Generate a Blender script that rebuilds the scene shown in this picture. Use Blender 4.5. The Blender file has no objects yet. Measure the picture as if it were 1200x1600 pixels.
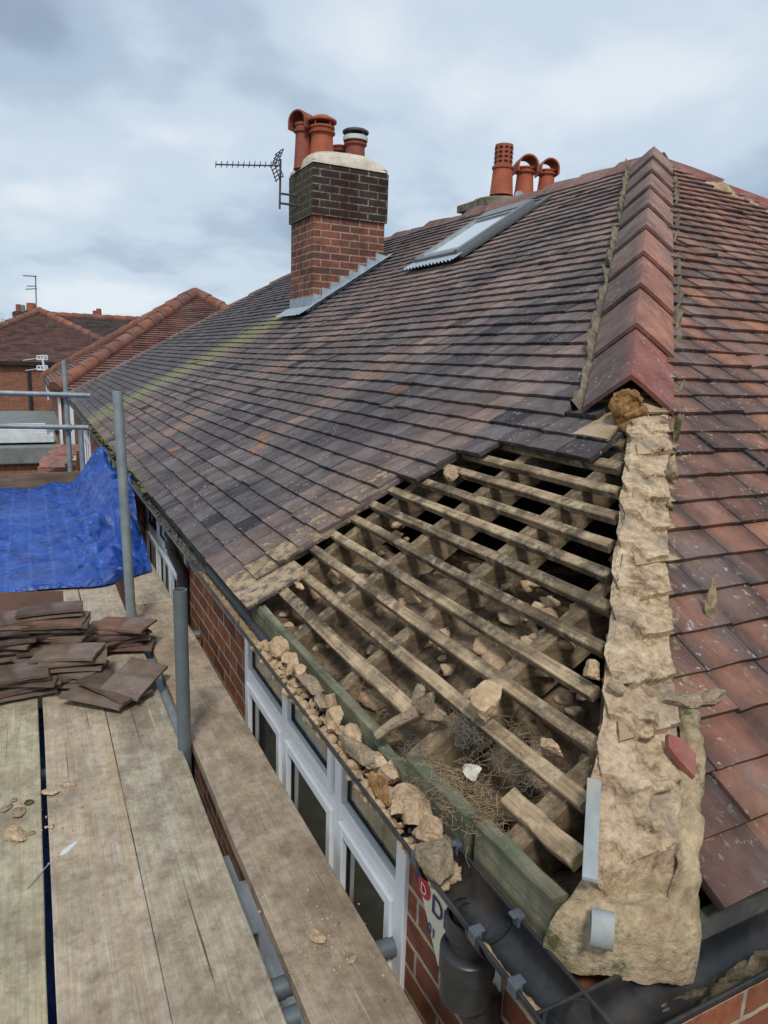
import bpy, bmesh, math, random
from mathutils import Vector, Matrix, noise
R_ = math.radians
rnd = random.Random(7)
V = Vector
scene = bpy.context.scene
COL = scene.collection

# ------------------------------------------------------------------ camera
CAM_H, F_PX, PITCH, YAW, ROLL = 1.408, 1107.1, .2117, .4648, -.0342
fw = V((math.sin(YAW)*math.cos(PITCH), math.cos(YAW)*math.cos(PITCH), -math.sin(PITCH)))
rt0 = V((math.cos(YAW), -math.sin(YAW), 0))
dn0 = fw.cross(rt0)
c_, s_ = math.cos(ROLL), math.sin(ROLL)
RT = c_*rt0 + s_*dn0
DN = -s_*rt0 + c_*dn0
CAMP = V((0, 0, CAM_H))
cam = bpy.data.cameras.new('camera')
cam.sensor_fit = 'HORIZONTAL'; cam.sensor_width = 36; cam.lens = F_PX/1200*36
cam.clip_start = .02; cam.clip_end = 2000
co = bpy.data.objects.new('camera', cam); COL.objects.link(co)
M = Matrix((RT, -DN, -fw)).transposed().to_4x4(); M.translation = CAMP
co.matrix_world = M
scene.camera = co

def ray(x, y): return RT*((x-600)/F_PX) + DN*((y-800)/F_PX) + fw
def on_plane(x, y, n, d):
    v = ray(x, y); return CAMP + v*((d-n.dot(CAMP))/n.dot(v))
def on_z(x, y, z=0.): return on_plane(x, y, V((0, 0, 1)), z)
def on_x(x, y, X): return on_plane(x, y, V((1, 0, 0)), X)
def on_y(x, y, Y): return on_plane(x, y, V((0, 1, 0)), Y)
def onray(x, y, d): return CAMP + ray(x, y)*d
def pix(P):
    d = P-CAMP; z = d.dot(fw); return 600+F_PX*d.dot(RT)/z, 800+F_PX*d.dot(DN)/z

# ------------------------------------------------------------------ house numbers (metres)
XE, YE, ZE, RR, T, LL = .676, .621, .506, 3.80, .653, 14.85   # eave corner, half span, slope, length
SC = math.sqrt(1+T*T); GA = .0835
NL = V((-T, 0, 1))/SC; NR = V((0, -T, 1))/SC
UL = V((1, 0, T))/SC; UR = V((0, 1, T))/SC                    # up the slopes
HIPV = V((1, 1, T)).normalized()
def LS(d, Y, off=0.): return V((XE+d, Y, ZE+T*d)) + NL*off
def RS(d, X, off=0.): return V((X, YE+d, ZE+T*d)) + NR*off
def on_LS(x, y, off=0.): return on_plane(x, y, NL, NL.dot(LS(0, 0, off)))
def on_RS(x, y, off=0.): return on_plane(x, y, NR, NR.dot(RS(0, 0, off)))
def hipp(d, off=0.): return V((XE+d, YE+d, ZE+T*d+off))

# ------------------------------------------------------------------ helpers
def nz(x, y=0., z=0., s=1.): return noise.noise(V((x*s+13.7, y*s-4.2, z*s+7.9)))
def fb(x, y=0., z=0., s=1., o=4): return noise.fractal(V((x*s+3.1, y*s+8.4, z*s-5.5)), 1., 2., o)
def sm(a, b, x):
    t = max(0., min(1., (x-a)/(b-a))); return t*t*(3-2*t)

class MB:
    def __init__(s): s.v = []; s.f = []; s.c = []; s.k = []; s.mi = []; s.cur = (1, 1, 1); s.msk = (0, 0, 0); s.m = 0
    def vert(s, p, c=None, k=None):
        s.v.append(tuple(p)); s.c.append(c or s.cur); s.k.append(k or s.msk); return len(s.v)-1
    def face(s, ids): s.f.append(tuple(ids)); s.mi.append(s.m)
    def quad(s, a, b, c, d): s.face([s.vert(p) for p in (a, b, c, d)])
    def hexa(s, p):           # p: 8 points, bottom 0-3, top 4-7 (same order, counter-clockwise from above)
        i = [s.vert(q) for q in p]
        for f in ((3, 2, 1, 0), (4, 5, 6, 7), (0, 1, 5, 4), (1, 2, 6, 5), (2, 3, 7, 6), (3, 0, 4, 7)):
            s.face([i[k] for k in f])
    def obox(s, o, ax, ay, az):
        o, ax, ay, az = V(o), V(ax), V(ay), V(az)
        s.hexa([o, o+ax, o+ax+ay, o+ay, o+az, o+ax+az, o+ax+ay+az, o+ay+az])
    def box(s, lo, hi):
        lo, hi = V(lo), V(hi); d = hi-lo
        s.obox(lo, (d.x, 0, 0), (0, d.y, 0), (0, 0, d.z))
    def ring(s, c, a, b, r, n):
        return [s.vert(c + a*(r*math.cos(2*math.pi*k/n)) + b*(r*math.sin(2*math.pi*k/n))) for k in range(n)]
    def path(s, pts, rad, n=12, caps=True):
        pts = [V(p) for p in pts]
        rads = rad if isinstance(rad, (list, tuple)) else [rad]*len(pts)
        rings = []; a = None
        for i, p in enumerate(pts):
            d = (pts[min(i+1, len(pts)-1)]-pts[max(i-1, 0)])
            if d.length < 1e-9: d = V((0, 0, 1))
            d.normalize()
            if a is None:
                a = d.orthogonal().normalized()
            else:
                a = (a-d*a.dot(d)).normalized()
            rings.append(s.ring(p, a, d.cross(a), rads[i], n))
        for i in range(len(rings)-1):
            for k in range(n):
                k2 = (k+1) % n
                s.face((rings[i][k], rings[i][k2], rings[i+1][k2], rings[i+1][k]))
        if caps:
            s.face(rings[0][::-1]); s.face(rings[-1])
    def hollow(s, p0, p1, r, n=20, w=.004, depth=None):
        """open scaffold tube: outer wall, rim and inner wall at both ends"""
        p0, p1 = V(p0), V(p1); d = (p1-p0).normalized(); a = d.orthogonal().normalized(); b = d.cross(a)
        dd = depth or .12
        seq = [(p0+d*dd, r-w), (p0, r-w), (p0, r), (p1, r), (p1, r-w), (p1-d*dd, r-w)]
        rs = [s.ring(c, a, b, q, n) for c, q in seq]
        for i in range(len(rs)-1):
            for k in range(n):
                k2 = (k+1) % n; s.face((rs[i][k], rs[i][k2], rs[i+1][k2], rs[i+1][k]))
        s.face(rs[0]); s.face(rs[-1][::-1])
    def lathe(s, c, prof, n=24, ax=V((0, 0, 1)), cap=True):
        a = ax.orthogonal().normalized(); b = ax.cross(a)
        rs = [s.ring(V(c)+ax*h, a, b, r, n) for r, h in prof]
        for i in range(len(rs)-1):
            for k in range(n):
                k2 = (k+1) % n; s.face((rs[i][k], rs[i][k2], rs[i+1][k2], rs[i+1][k]))
        if cap: s.face(rs[0][::-1]); s.face(rs[-1])
    def grid(s, nu, nv, fn):
        ids = [[fn(i/(nu-1), j/(nv-1)) for j in range(nv)] for i in range(nu)]
        ids = [[(s.vert(*q) if isinstance(q, tuple) else s.vert(q)) for q in r] for r in ids]
        for i in range(nu-1):
            for j in range(nv-1):
                s.face((ids[i][j], ids[i+1][j], ids[i+1][j+1], ids[i][j+1]))
        return ids
    def lump(s, c, size, seed, rot=0., jag=.35, sub=3):
        """broken lump: sphere cut by random planes, then roughened"""
        bm = bmesh.new(); bmesh.ops.create_icosphere(bm, subdivisions=sub, radius=1)
        r = random.Random(seed)
        pls = []
        for k in range(13):
            n = V((r.gauss(0, 1), r.gauss(0, 1), r.gauss(0, 1))).normalized(); pls.append((n, r.uniform(.38, .8)))
        base = len(s.v); m = Matrix.Rotation(rot, 3, 'Z')
        for v in bm.verts:
            p = v.co.copy()
            for n, d in pls:
                e = n.dot(p)
                if e > d: p -= n*(e-d)
            q = p*1.3
            q += v.co*(jag*.13*fb(q.x+seed*3.3, q.y, q.z, 3.4, 4))
            q = V((q.x*size[0], q.y*size[1], q.z*size[2]))
            s.vert(V(c)+m@q)
        bm.verts.ensure_lookup_table()
        for f in bm.faces: s.face([base+v.index for v in f.verts])
        bm.free()
    def build(s, name, mat, parent=None, smooth=False, cols=False, merge=False, bev=0.):
        me = bpy.data.meshes.new(name)
        me.from_pydata(s.v, [], s.f)
        mats = mat if isinstance(mat, (list, tuple)) else [mat]
        for m in mats: me.materials.append(m)
        if len(mats) > 1: me.polygons.foreach_set('material_index', s.mi)
        if cols:
            a = me.color_attributes.new('Col', 'FLOAT_COLOR', 'POINT')
            a.data.foreach_set('color', [x for c in s.c for x in (c[0], c[1], c[2], 1.)])
            a = me.color_attributes.new('Msk', 'FLOAT_COLOR', 'POINT')
            a.data.foreach_set('color', [x for c in s.k for x in (c[0], c[1], c[2], 1.)])
        if smooth: me.polygons.foreach_set('use_smooth', [True]*len(me.polygons))
        me.update()
        o = bpy.data.objects.new(name, me); COL.objects.link(o)
        if bev:
            b = o.modifiers.new('bevel', 'BEVEL'); b.width = bev; b.segments = 2; b.limit_method = 'ANGLE'
        if smooth == 'auto':
            e = o.modifiers.new('split', 'EDGE_SPLIT'); e.split_angle = R_(38)
        if parent is not None:
            o.parent = parent
            o.matrix_parent_inverse = Matrix.Translation(-parent.location) if parent.type == 'EMPTY' else Matrix()
        return o

def tag(o, label, cat, group=None, kind=None):
    if label: o['label'] = label
    if cat: o['category'] = cat
    if group: o['group'] = group
    if kind: o['kind'] = kind
    return o
def thing(name, label, cat, loc=(0, 0, 0), group=None):
    o = bpy.data.objects.new(name, None); COL.objects.link(o); o.location = loc; o.empty_display_size = .2
    return tag(o, label, cat, group)

# ------------------------------------------------------------------ materials
class N:
    def __init__(s, name):
        s.m = bpy.data.materials.new(name); s.m.use_nodes = True
        s.t = s.m.node_tree; s.t.nodes.clear()
        s.out = s.n('ShaderNodeOutputMaterial'); s.b = s.n('ShaderNodeBsdfPrincipled')
        s.l(s.b.outputs[0], s.out.inputs[0])
        s.tc = s.n('ShaderNodeTexCoord')
    def n(s, typ, **kw):
        o = s.t.nodes.new(typ)
        for k, v in kw.items(): setattr(o, k, v)
        return o
    def l(s, a, b): s.t.links.new(a, b)
    def coord(s, scale=(1, 1, 1), rot=(0, 0, 0), loc=(0, 0, 0), src='Object'):
        mp = s.n('ShaderNodeMapping'); mp.inputs['Scale'].default_value = scale
        mp.inputs['Rotation'].default_value = rot; mp.inputs['Location'].default_value = loc
        s.l(s.tc.outputs[src], mp.inputs[0]); return mp.outputs[0]
    def noise(s, scale, detail=5, rough=.55, vec=None, dist=0.):
        o = s.n('ShaderNodeTexNoise'); o.inputs['Scale'].default_value = scale
        o.inputs['Detail'].default_value = detail; o.inputs['Roughness'].default_value = rough
        o.inputs['Distortion'].default_value = dist
        s.l(vec if vec is not None else s.tc.outputs['Object'], o.inputs['Vector']); return o.outputs['Fac']
    def ramp(s, fac, stops, interp='LINEAR'):
        o = s.n('ShaderNodeValToRGB'); cr = o.color_ramp; cr.interpolation = interp
        while len(cr.elements) < len(stops): cr.elements.new(.5)
        for e, (p, c) in zip(cr.elements, stops):
            e.position = p; e.color = (c, c, c, 1) if isinstance(c, (int, float)) else (*c, 1)
        s.l(fac, o.inputs[0]); return o.outputs[0]
    def mix(s, fac, a, b, mode='MIX'):
        o = s.n('ShaderNodeMix', data_type='RGBA', blend_type=mode)
        for sock, v in ((o.inputs[0], fac), (o.inputs[6], a), (o.inputs[7], b)):
            if isinstance(v, (int, float)): sock.default_value = v
            elif isinstance(v, tuple): sock.default_value = (*v, 1)
            else: s.l(v, sock)
        return o.outputs[2]
    def math(s, op, a, b=0., clamp=False):
        o = s.n('ShaderNodeMath', operation=op); o.use_clamp = clamp
        for sock, v in ((o.inputs[0], a), (o.inputs[1], b)):
            if isinstance(v, (int, float)): sock.default_value = v
            else: s.l(v, sock)
        return o.outputs[0]
    def attr(s, name):
        o = s.n('ShaderNodeAttribute'); o.attribute_name = name; return o.outputs['Color']
    def sep(s, c):
        o = s.n('ShaderNodeSeparateColor'); s.l(c, o.inputs[0]); return o.outputs
    def bump(s, h, st=.4, dist=.01, prev=None):
        o = s.n('ShaderNodeBump'); o.inputs['Strength'].default_value = st; o.inputs['Distance'].default_value = dist
        s.l(h, o.inputs['Height'])
        if prev is not None: s.l(prev, o.inputs['Normal'])
        return o.outputs[0]
    def fin(s, col, rough=.85, normal=None, metal=0., spec=.3):
        if isinstance(col, tuple): s.b.inputs['Base Color'].default_value = (*col, 1)
        else: s.l(col, s.b.inputs['Base Color'])
        if isinstance(rough, (int, float)): s.b.inputs['Roughness'].default_value = rough
        else: s.l(rough, s.b.inputs['Roughness'])
        s.b.inputs['Metallic'].default_value = metal; s.b.inputs['Specular IOR Level'].default_value = spec
        if normal is not None: s.l(normal, s.b.inputs['Normal'])
        return s.m

def m_tile(name, attr=True, base=None, streak=(1, 0, 0)):
    n = N(name)
    col = n.attr('Col') if attr else n.ramp(n.noise(2.3, 4), base)
    v1 = n.noise(14, 6, .6)
    col = n.mix(1., col, n.ramp(v1, [(.28, .62), (.5, 1.), (.75, 1.38)]), 'MULTIPLY')
    v2 = n.noise(3.1, 5, .6)
    col = n.mix(n.ramp(v2, [(.48, 0.), (.68, .55)]), col, (.055, .05, .052))
    # fine scratches and run-off along the slope
    st = n.noise(1., 4, .6, n.coord((9, 150, 9)) if streak[0] else n.coord((150, 9, 9)))
    col = n.mix(n.ramp(st, [(.56, 0.), (.78, .22)]), col, (.24, .21, .19))
    br_ = n.noise(1., 5, .65, n.coord((2.2, 7., 2.2)) if streak[0] else n.coord((7., 2.2, 2.2)))
    col = n.mix(n.ramp(br_, [(.50, 0.), (.68, .5)]), col, (.23, .19, .18))
    # lichen specks
    sp = n.noise(62, 3, .5); gate = n.noise(5.5, 4, .6)
    lf = n.math('MULTIPLY', n.ramp(sp, [(.62, 0.), (.69, 1.)]), n.ramp(gate, [(.42, 0.), (.60, .75 if attr else .2)]))
    col = n.mix(lf, col, (.42, .40, .36))
    if attr:
        k = n.sep(n.attr('Msk'))
        dn = n.noise(24, 7, .72); 
        d = n.math('ADD', k[0], n.math('MULTIPLY', n.math('SUBTRACT', dn, .5), 2.4))
        dc = n.ramp(n.noise(9, 6, .65), [(.3, (.34, .24, .14)), (.55, (.48, .355, .22)), (.8, (.55, .45, .31))])
        col = n.mix(n.ramp(d, [(.40, 0.), (.68, .93)]), col, dc)
        g = n.math('ADD', k[1], n.math('MULTIPLY', n.math('SUBTRACT', n.noise(11, 6, .7), .5), 1.5))
        col = n.mix(n.ramp(g, [(.42, 0.), (.95, .85)]), col, n.ramp(n.noise(40, 3), [(.35, (.14, .135, .065)), (.65, (.30, .285, .16))]))
    b = n.bump(n.noise(90, 5, .6), .35, .004)
    b = n.bump(v1, .3, .006, b)
    if attr:
        rb = n.math('MULTIPLY', n.noise(38, 8, .75), n.ramp(d, [(.40, 0.), (.68, 1.)]))
        b = n.bump(rb, .8, .011, b)
    return n.fin(col, n.ramp(n.noise(7, 4), [(.3, .72), (.7, .95)]), b, spec=.2)

def m_brick(name, c1=(.33, .115, .055), c2=(.15, .055, .04), mortar=(.44, .35, .26), dirt=.4, soot_shade=None, off=(0, 0), moss=False):
    n = N(name)
    sx = n.n('ShaderNodeSeparateXYZ'); n.l(n.tc.outputs['Object'], sx.inputs[0])
    cb = n.n('ShaderNodeCombineXYZ')
    n.l(n.math('ADD', n.math('ADD', sx.outputs[0], sx.outputs[1]), off[0]), cb.inputs[0]); n.l(n.math('ADD', sx.outputs[2], off[1]), cb.inputs[1])
    # ragged joints
    wob = n.n('ShaderNodeVectorMath', operation='ADD')
    nn = n.n('ShaderNodeTexNoise'); nn.inputs['Scale'].default_value = 30; n.l(n.tc.outputs['Object'], nn.inputs['Vector'])
    sc = n.n('ShaderNodeVectorMath', operation='SCALE'); sc.inputs['Scale'].default_value = .008
    n.l(nn.outputs['Color'], sc.inputs[0]); n.l(cb.outputs[0], wob.inputs[0]); n.l(sc.outputs[0], wob.inputs[1])
    br = n.n('ShaderNodeTexBrick'); br.offset = .5
    br.inputs['Scale'].default_value = 1.; br.inputs['Brick Width'].default_value = .225
    br.inputs['Row Height'].default_value = .075; br.inputs['Mortar Size'].default_value = .0072
    br.inputs['Mortar Smooth'].default_value = .25; br.inputs['Bias'].default_value = -.1
    br.inputs['Color1'].default_value = (*c1, 1); br.inputs['Color2'].default_value = (*c2, 1); br.inputs['Mortar'].default_value = (*mortar, 1)
    n.l(wob.outputs[0], br.inputs['Vector'])
    col = n.mix(1., br.outputs['Color'], n.ramp(n.noise(16, 6, .65), [(.25, .55), (.5, 1.), (.8, 1.4)]), 'MULTIPLY')
    col = n.mix(n.ramp(n.noise(4.5, 5, .6), [(.5, 0.), (.7, dirt)]), col, (.06, .045, .04))
    if soot_shade:
        col = n.mix(n.ramp(n.noise(3.6, 6, .66), [(.40, 0.), (.60, .9)]), col, n.mix(1., br.outputs['Color'], (.55, .30, .22), 'MULTIPLY'))
        col = n.mix(n.ramp(n.noise(22, 6, .7), [(.45, 0.), (.62, .75)]), col, (.035, .030, .028))
    if moss:
        col = n.mix(n.ramp(n.noise(6, 6, .65), [(.48, 0.), (.66, .8)]), col, (.10, .095, .035))
    b = n.bump(n.ramp(br.outputs['Fac'], [(0, 1.), (1, 0.)]), .6, .008)
    b = n.bump(n.noise(80, 5, .7), .4, .005, b)
    return n.fin(col, .9, b, spec=.2)

def m_rough(name, stops, scale=9, bump=.6, bd=.012, rough=.95, fine=60, spec=.15, moss=0., stain=None, pits=False):
    n = N(name)
    v = n.noise(scale, 8, .66)
    col = n.ramp(v, stops)
    col = n.mix(1., col, n.ramp(n.noise(fine, 4, .7), [(.3, .72), (.5, 1.), (.72, 1.25)]), 'MULTIPLY')
    if stain: col = n.mix(n.ramp(n.noise(scale*.45, 5, .6), [(.52, 0.), (.66, .75)]), col, stain)
    if moss: col = n.mix(n.ramp(n.noise(13, 6, .7), [(.56, 0.), (.66, moss)]), col, (.075, .08, .02))
    if pits:
        vo = n.n('ShaderNodeTexVoronoi'); vo.inputs['Scale'].default_value = 75; vo.inputs['Detail'].default_value = 2
        n.l(n.tc.outputs['Object'], vo.inputs['Vector'])
        col = n.mix(n.ramp(n.noise(34, 6, .75), [(.58, 0.), (.72, .35)]), col, (.22, .16, .10))
        col = n.mix(n.ramp(vo.outputs['Distance'], [(.0, .15), (.25, 0.)]), col, (.2, .15, .09))
    b = n.bump(n.noise(fine*.5, 8, .72), bump, bd)
    b = n.bump(v, bump*.6, bd*2, b)
    if pits: b = n.bump(vo.outputs['Distance'], .4, .004, b)
    return n.fin(col, rough, b, spec=spec)

def m_wood(name, stops, axis=1, grain=70, stain=(.12, .09, .06), stain_amt=.5, dust=None, bump=.35, green=None, pale=None):
    n = N(name)
    sc = [grain, grain, grain]; sc[axis] = 1.9
    g = n.noise(1., 7, .62, n.coord(tuple(sc)), .6)
    col = n.ramp(g, stops)
    sc2 = [9, 9, 9]; sc2[axis] = 1.1
    g2 = n.noise(1., 5, .6, n.coord(tuple(sc2)))
    col = n.mix(1., col, n.ramp(g2, [(.3, .72), (.5, 1.), (.75, 1.22)]), 'MULTIPLY')
    rid = n.attr('Col'); col = n.mix(1., col, rid, 'MULTIPLY')
    st = n.noise(5.5, 8, .68)
    col = n.mix(n.ramp(st, [(.46, 0.), (.62, stain_amt)]), col, stain)
    if pale:
        sc3 = [26, 26, 26]; sc3[axis] = .9
        col = n.mix(n.ramp(n.noise(1., 3, .5, n.coord(tuple(sc3), loc=(3, 3, 3))), [(.62, 0.), (.72, .6)]), col, pale)
    if dust: col = n.mix(n.ramp(n.noise(17, 8, .75), [(.5, 0.), (.62, .8)]), col, dust)
    if green: col = n.mix(n.ramp(n.noise(8, 6, .65), [(.46, 0.), (.60, .8)]), col, green)
    bl = n.noise(3.2, 9, .74)
    col = n.mix(n.ramp(bl, [(.47, 0.), (.60, stain_amt*.75)]), col, tuple(x*.55 for x in stain))
    sp = n.noise(75, 2, .5)
    col = n.mix(n.ramp(sp, [(.70, 0.), (.76, .7)]), col, (.40, .31, .21))
    b = n.bump(g, bump, .004); b = n.bump(n.noise(35, 6, .7), bump, .005, b)
    return n.fin(col, .88, b, spec=.2)

def m_metal(name, c, rough=.45, metal=.55, spots=(.25, .25, .24)):
    n = N(name)
    col = n.ramp(n.noise(11, 6, .65), [(.3, tuple(x*.7 for x in c)), (.6, c), (.8, tuple(min(1, x*1.25) for x in c))])
    col = n.mix(n.ramp(n.noise(45, 4, .6), [(.6, 0.), (.7, .5)]), col, spots)
    return n.fin(col, n.ramp(n.noise(20, 4), [(.3, rough-.1), (.7, rough+.15)]), n.bump(n.noise(60, 4), .12, .003), metal, .5)

def m_plain(name, c, rough=.5, var=.25, scale=12, spec=.4, dust=None, bump=.1, coat=0.):
    n = N(name)
    v = n.noise(scale, 6, .6)
    col = n.ramp(v, [(.25, tuple(x*(1-var) for x in c)), (.75, tuple(min(1, x*(1+var)) for x in c))])
    if dust: col = n.mix(n.ramp(n.noise(7, 8, .72), [(.44, 0.), (.66, dust[3])]), col, dust[:3])
    m = n.fin(col, rough, n.bump(n.noise(50, 4), bump, .003), spec=spec)
    if coat: n.b.inputs['Coat Weight'].default_value = coat
    return m

MT = {}
MT['tile'] = m_tile('roof_tile_clay')
MT['tile_x'] = m_tile('roof_tile_clay_end', streak=(0, 1, 0))
MT['loose'] = m_tile('loose_tile_clay', False, [(.3, (.10, .072, .055)), (.5, (.19, .135, .098)), (.72, (.28, .20, .14))])
MT['loose2'] = m_tile('loose_tile_brown', False, [(.3, (.06, .042, .034)), (.5, (.115, .075, .055)), (.72, (.19, .12, .085))])
MT['loose3'] = m_tile('loose_tile_red', False, [(.3, (.12, .06, .042)), (.5, (.20, .105, .072)), (.72, (.27, .17, .115))])
MT['hip'] = m_tile('hip_tile_clay')
MT['brick'] = m_brick('red_brick', dirt=.45)
MT['brick_far'] = m_brick('red_brick_far', (.30, .12, .075), (.22, .085, .055), (.27, .19, .14), .3)
MT['brick_ch'] = m_brick('chimney_brick', (.26, .098, .064), (.115, .055, .045), (.36, .28, .2), .7, off=(.02, .03))
MT['brick_dk'] = m_brick('sooty_brick', (.045, .035, .032), (.075, .05, .043), (.30, .275, .22), .3, off=(.07, .03), soot_shade=True)
MT['brick_moss'] = m_brick('mossy_sooty_brick', (.085, .075, .05), (.06, .05, .04), (.17, .15, .10), .3, off=(.07, .03), moss=True)
MT['mortar'] = m_rough('lime_mortar', [(.32, (.20, .14, .085)), (.47, (.50, .36, .225)), (.7, (.66, .52, .36))], 15, .7, .010, moss=.0, stain=(.29, .245, .185), pits=True)
MT['mortar_mossy'] = m_rough('weathered_mortar', [(.3, (.31, .22, .13)), (.5, (.48, .36, .22)), (.7, (.58, .46, .31))], 13, .8, .012, moss=.85, stain=(.20, .165, .09), pits=True)
MT['point'] = m_rough('old_pointing', [(.3, (.10, .085, .06)), (.5, (.22, .185, .135)), (.7, (.33, .285, .21))], 14, .9, .012, moss=.6, stain=(.10, .09, .06))
MT['lump'] = m_rough('mortar_lump', [(.3, (.36, .24, .135)), (.5, (.53, .375, .23)), (.7, (.63, .48, .32))], 14, .8, .010, fine=90, pits=True)
MT['lump_grey'] = m_rough('grey_mortar_lump', [(.3, (.24, .18, .115)), (.5, (.41, .31, .21)), (.7, (.52, .41, .285))], 12, 1., .014, fine=90, moss=.3, pits=True)
MT['lump_orange'] = m_rough('sandy_mortar_lump', [(.3, (.17, .085, .035)), (.5, (.33, .175, .07)), (.7, (.46, .29, .14))], 24, .9, .012)
MT['flaunch'] = m_rough('flaunching_mortar', [(.3, (.40, .36, .28)), (.5, (.55, .50, .40)), (.7, (.66, .60, .48))], 6, .4, .01, stain=(.22, .21, .15))
MT['debris'] = m_rough('loft_dirt', [(.3, (.05, .035, .023)), (.45, (.16, .112, .07)), (.56, (.31, .225, .14)), (.72, (.46, .345, .225))], 9, 1., .03, fine=55)
MT['dust'] = m_rough('roof_dust', [(.3, (.24, .16, .09)), (.6, (.40, .28, .165))], 14, .6, .01)
MT['batten'] = m_wood('old_batten', [(.3, (.105, .08, .055)), (.48, (.29, .21, .128)), (.68, (.50, .385, .24))], 1, 60, (.06, .048, .036), .85, dust=(.52, .40, .26))
MT['rafter'] = m_wood('old_rafter', [(.3, (.10, .07, .042)), (.5, (.21, .15, .09)), (.7, (.32, .235, .145))], 0, 60, (.05, .038, .027), .6, dust=(.36, .265, .16))
MT['fascia'] = m_wood('green_stained_fascia', [(.3, (.10, .10, .065)), (.5, (.20, .19, .125)), (.7, (.33, .30, .21))], 1, 55, (.07, .06, .045), .5, green=(.085, .105, .062))
MT['board'] = m_wood('scaffold_board', [(.32, (.19, .16, .125)), (.5, (.36, .315, .255)), (.68, (.45, .405, .335))], 1, 90, (.24, .165, .095), .42, pale=(.50, .42, .30))
MT['board_d'] = m_wood('worn_scaffold_board', [(.3, (.20, .165, .125)), (.5, (.31, .265, .205)), (.7, (.39, .34, .27))], 1, 80, (.20, .135, .08), .5, dust=(.35, .255, .16))
def m_board(name, base, tan, dirt, amt):
    n = N(name)
    fine = n.noise(1., 6, .6, n.coord((210, 5., 210)), .4)
    broad = n.noise(1., 5, .6, n.coord((38, 1.1, 38)), .8)
    col = n.mix(n.ramp(broad, [(.35, 0.), (.65, 1.)]), base, tan)
    col = n.mix(1., col, n.ramp(fine, [(.3, .80), (.5, 1.), (.7, 1.14)]), 'MULTIPLY')
    col = n.mix(1., col, n.attr('Col'), 'MULTIPLY')
    # trodden-in dirt at several sizes
    m1 = n.noise(7., 10, .74, n.coord((1.25, .8, 1)))
    col = n.mix(n.ramp(m1, [(.44, 0.), (.60, amt)]), col, dirt)
    m2 = n.noise(31., 8, .72)
    col = n.mix(1., col, n.ramp(m2, [(.30, .66), (.48, .98), (.72, 1.22)]), 'MULTIPLY')
    m3 = n.noise(2.1, 7, .68)
    col = n.mix(n.ramp(m3, [(.48, 0.), (.64, amt*.8)]), col, tuple(x*.62 for x in dirt))
    # splits, scratches and bare raised grain
    sp = n.noise(1., 3, .5, n.coord((95, .9, 95), loc=(2, 5, 1)), .6)
    col = n.mix(n.ramp(sp, [(.70, 0.), (.735, .75)]), col, (.045, .034, .024))
    rb = n.noise(1., 3, .5, n.coord((70, .8, 70), loc=(9, 2, 4)))
    col = n.mix(n.math('MULTIPLY', n.ramp(rb, [(.66, 0.), (.70, .75)]), n.ramp(m1, [(.4, 1.), (.6, 0.)])), col, (.56, .46, .32))
    dp = n.noise(58, 2, .5); col = n.mix(n.ramp(dp, [(.71, 0.), (.76, .75)]), col, (.46, .36, .25))
    dk = n.noise(44, 2, .5, n.coord((1, 1, 1), loc=(7, 7, 7))); col = n.mix(n.ramp(dk, [(.73, 0.), (.77, .7)]), col, (.06, .045, .035))
    b = n.bump(fine, .35, .003); b = n.bump(m2, .35, .005, b); b = n.bump(n.ramp(sp, [(.70, 1.), (.735, 0.)]), .8, .004, b)
    return n.fin(col, .9, b, spec=.15)
MT['board'] = m_board('scaffold_board', (.455, .395, .315), (.41, .325, .225), (.225, .17, .12), .6)
MT['board_d'] = m_board('worn_scaffold_board', (.40, .345, .275), (.37, .29, .20), (.20, .15, .11), .7)
MT['toe'] = m_wood('toe_board_wood', [(.3, (.13, .085, .055)), (.5, (.20, .14, .095)), (.7, (.28, .20, .14))], 0, 40, (.1, .07, .05), .4)
MT['galv'] = m_metal('galvanised_tube', (.30, .345, .355), .48, .35)
MT['galv_d'] = m_metal('dull_galvanised_tube', (.15, .18, .19), .5, .35, (.12, .13, .13))
MT['lead'] = m_metal('lead_flashing', (.36, .42, .47), .6, .1, (.55, .58, .6))
MT['gutter'] = m_plain('black_gutter_plastic', (.014, .015, .017), .36, .4, 9, .5, dust=(.11, .085, .06, .45))
MT['gutter_old'] = m_plain('dirty_gutter_plastic', (.06, .062, .058), .6, .4, 9, .4, dust=(.18, .165, .11, .8))
MT['pipe'] = m_plain('black_pipe_plastic', (.02, .022, .025), .4, .3, 9, .5, dust=(.09, .08, .065, .35))
MT['clip'] = m_plain('grey_clip_plastic', (.075, .088, .105), .45, .25, 9, .5)
MT['upvc'] = m_plain('white_window_plastic', (.80, .82, .84), .35, .04, 5, .5, dust=(.42, .40, .36, .18))
MT['seal'] = m_plain('black_seal', (.015, .015, .016), .6, .2)
MT['white'] = m_plain('white_sheet', (.62, .65, .66), .5, .08, 5, .4, dust=(.35, .34, .31, .4))
MT['greyroof'] = m_plain('grey_flat_roof', (.20, .215, .21), .8, .2, 3, .3, dust=(.1, .1, .095, .5))
MT['blue_paint'] = m_plain('pale_blue_paint', (.20, .40, .50), .6, .1)
MT['dkplastic'] = m_plain('dark_window_metal', (.07, .08, .085), .45, .2)
MT['ground'] = m_rough('garden_ground', [(.3, (.05, .045, .03)), (.5, (.09, .085, .05)), (.7, (.13, .12, .085))], .8, .5, .05, fine=9)
MT['strap'] = m_plain('dusty_galvanised_strap', (.27, .30, .30), .65, .25, 25, .35, dust=(.40, .30, .19, .9))
MT['rwframe'] = m_plain('grey_roof_window_metal', (.17, .185, .185), .45, .15, 6, .4)
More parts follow.
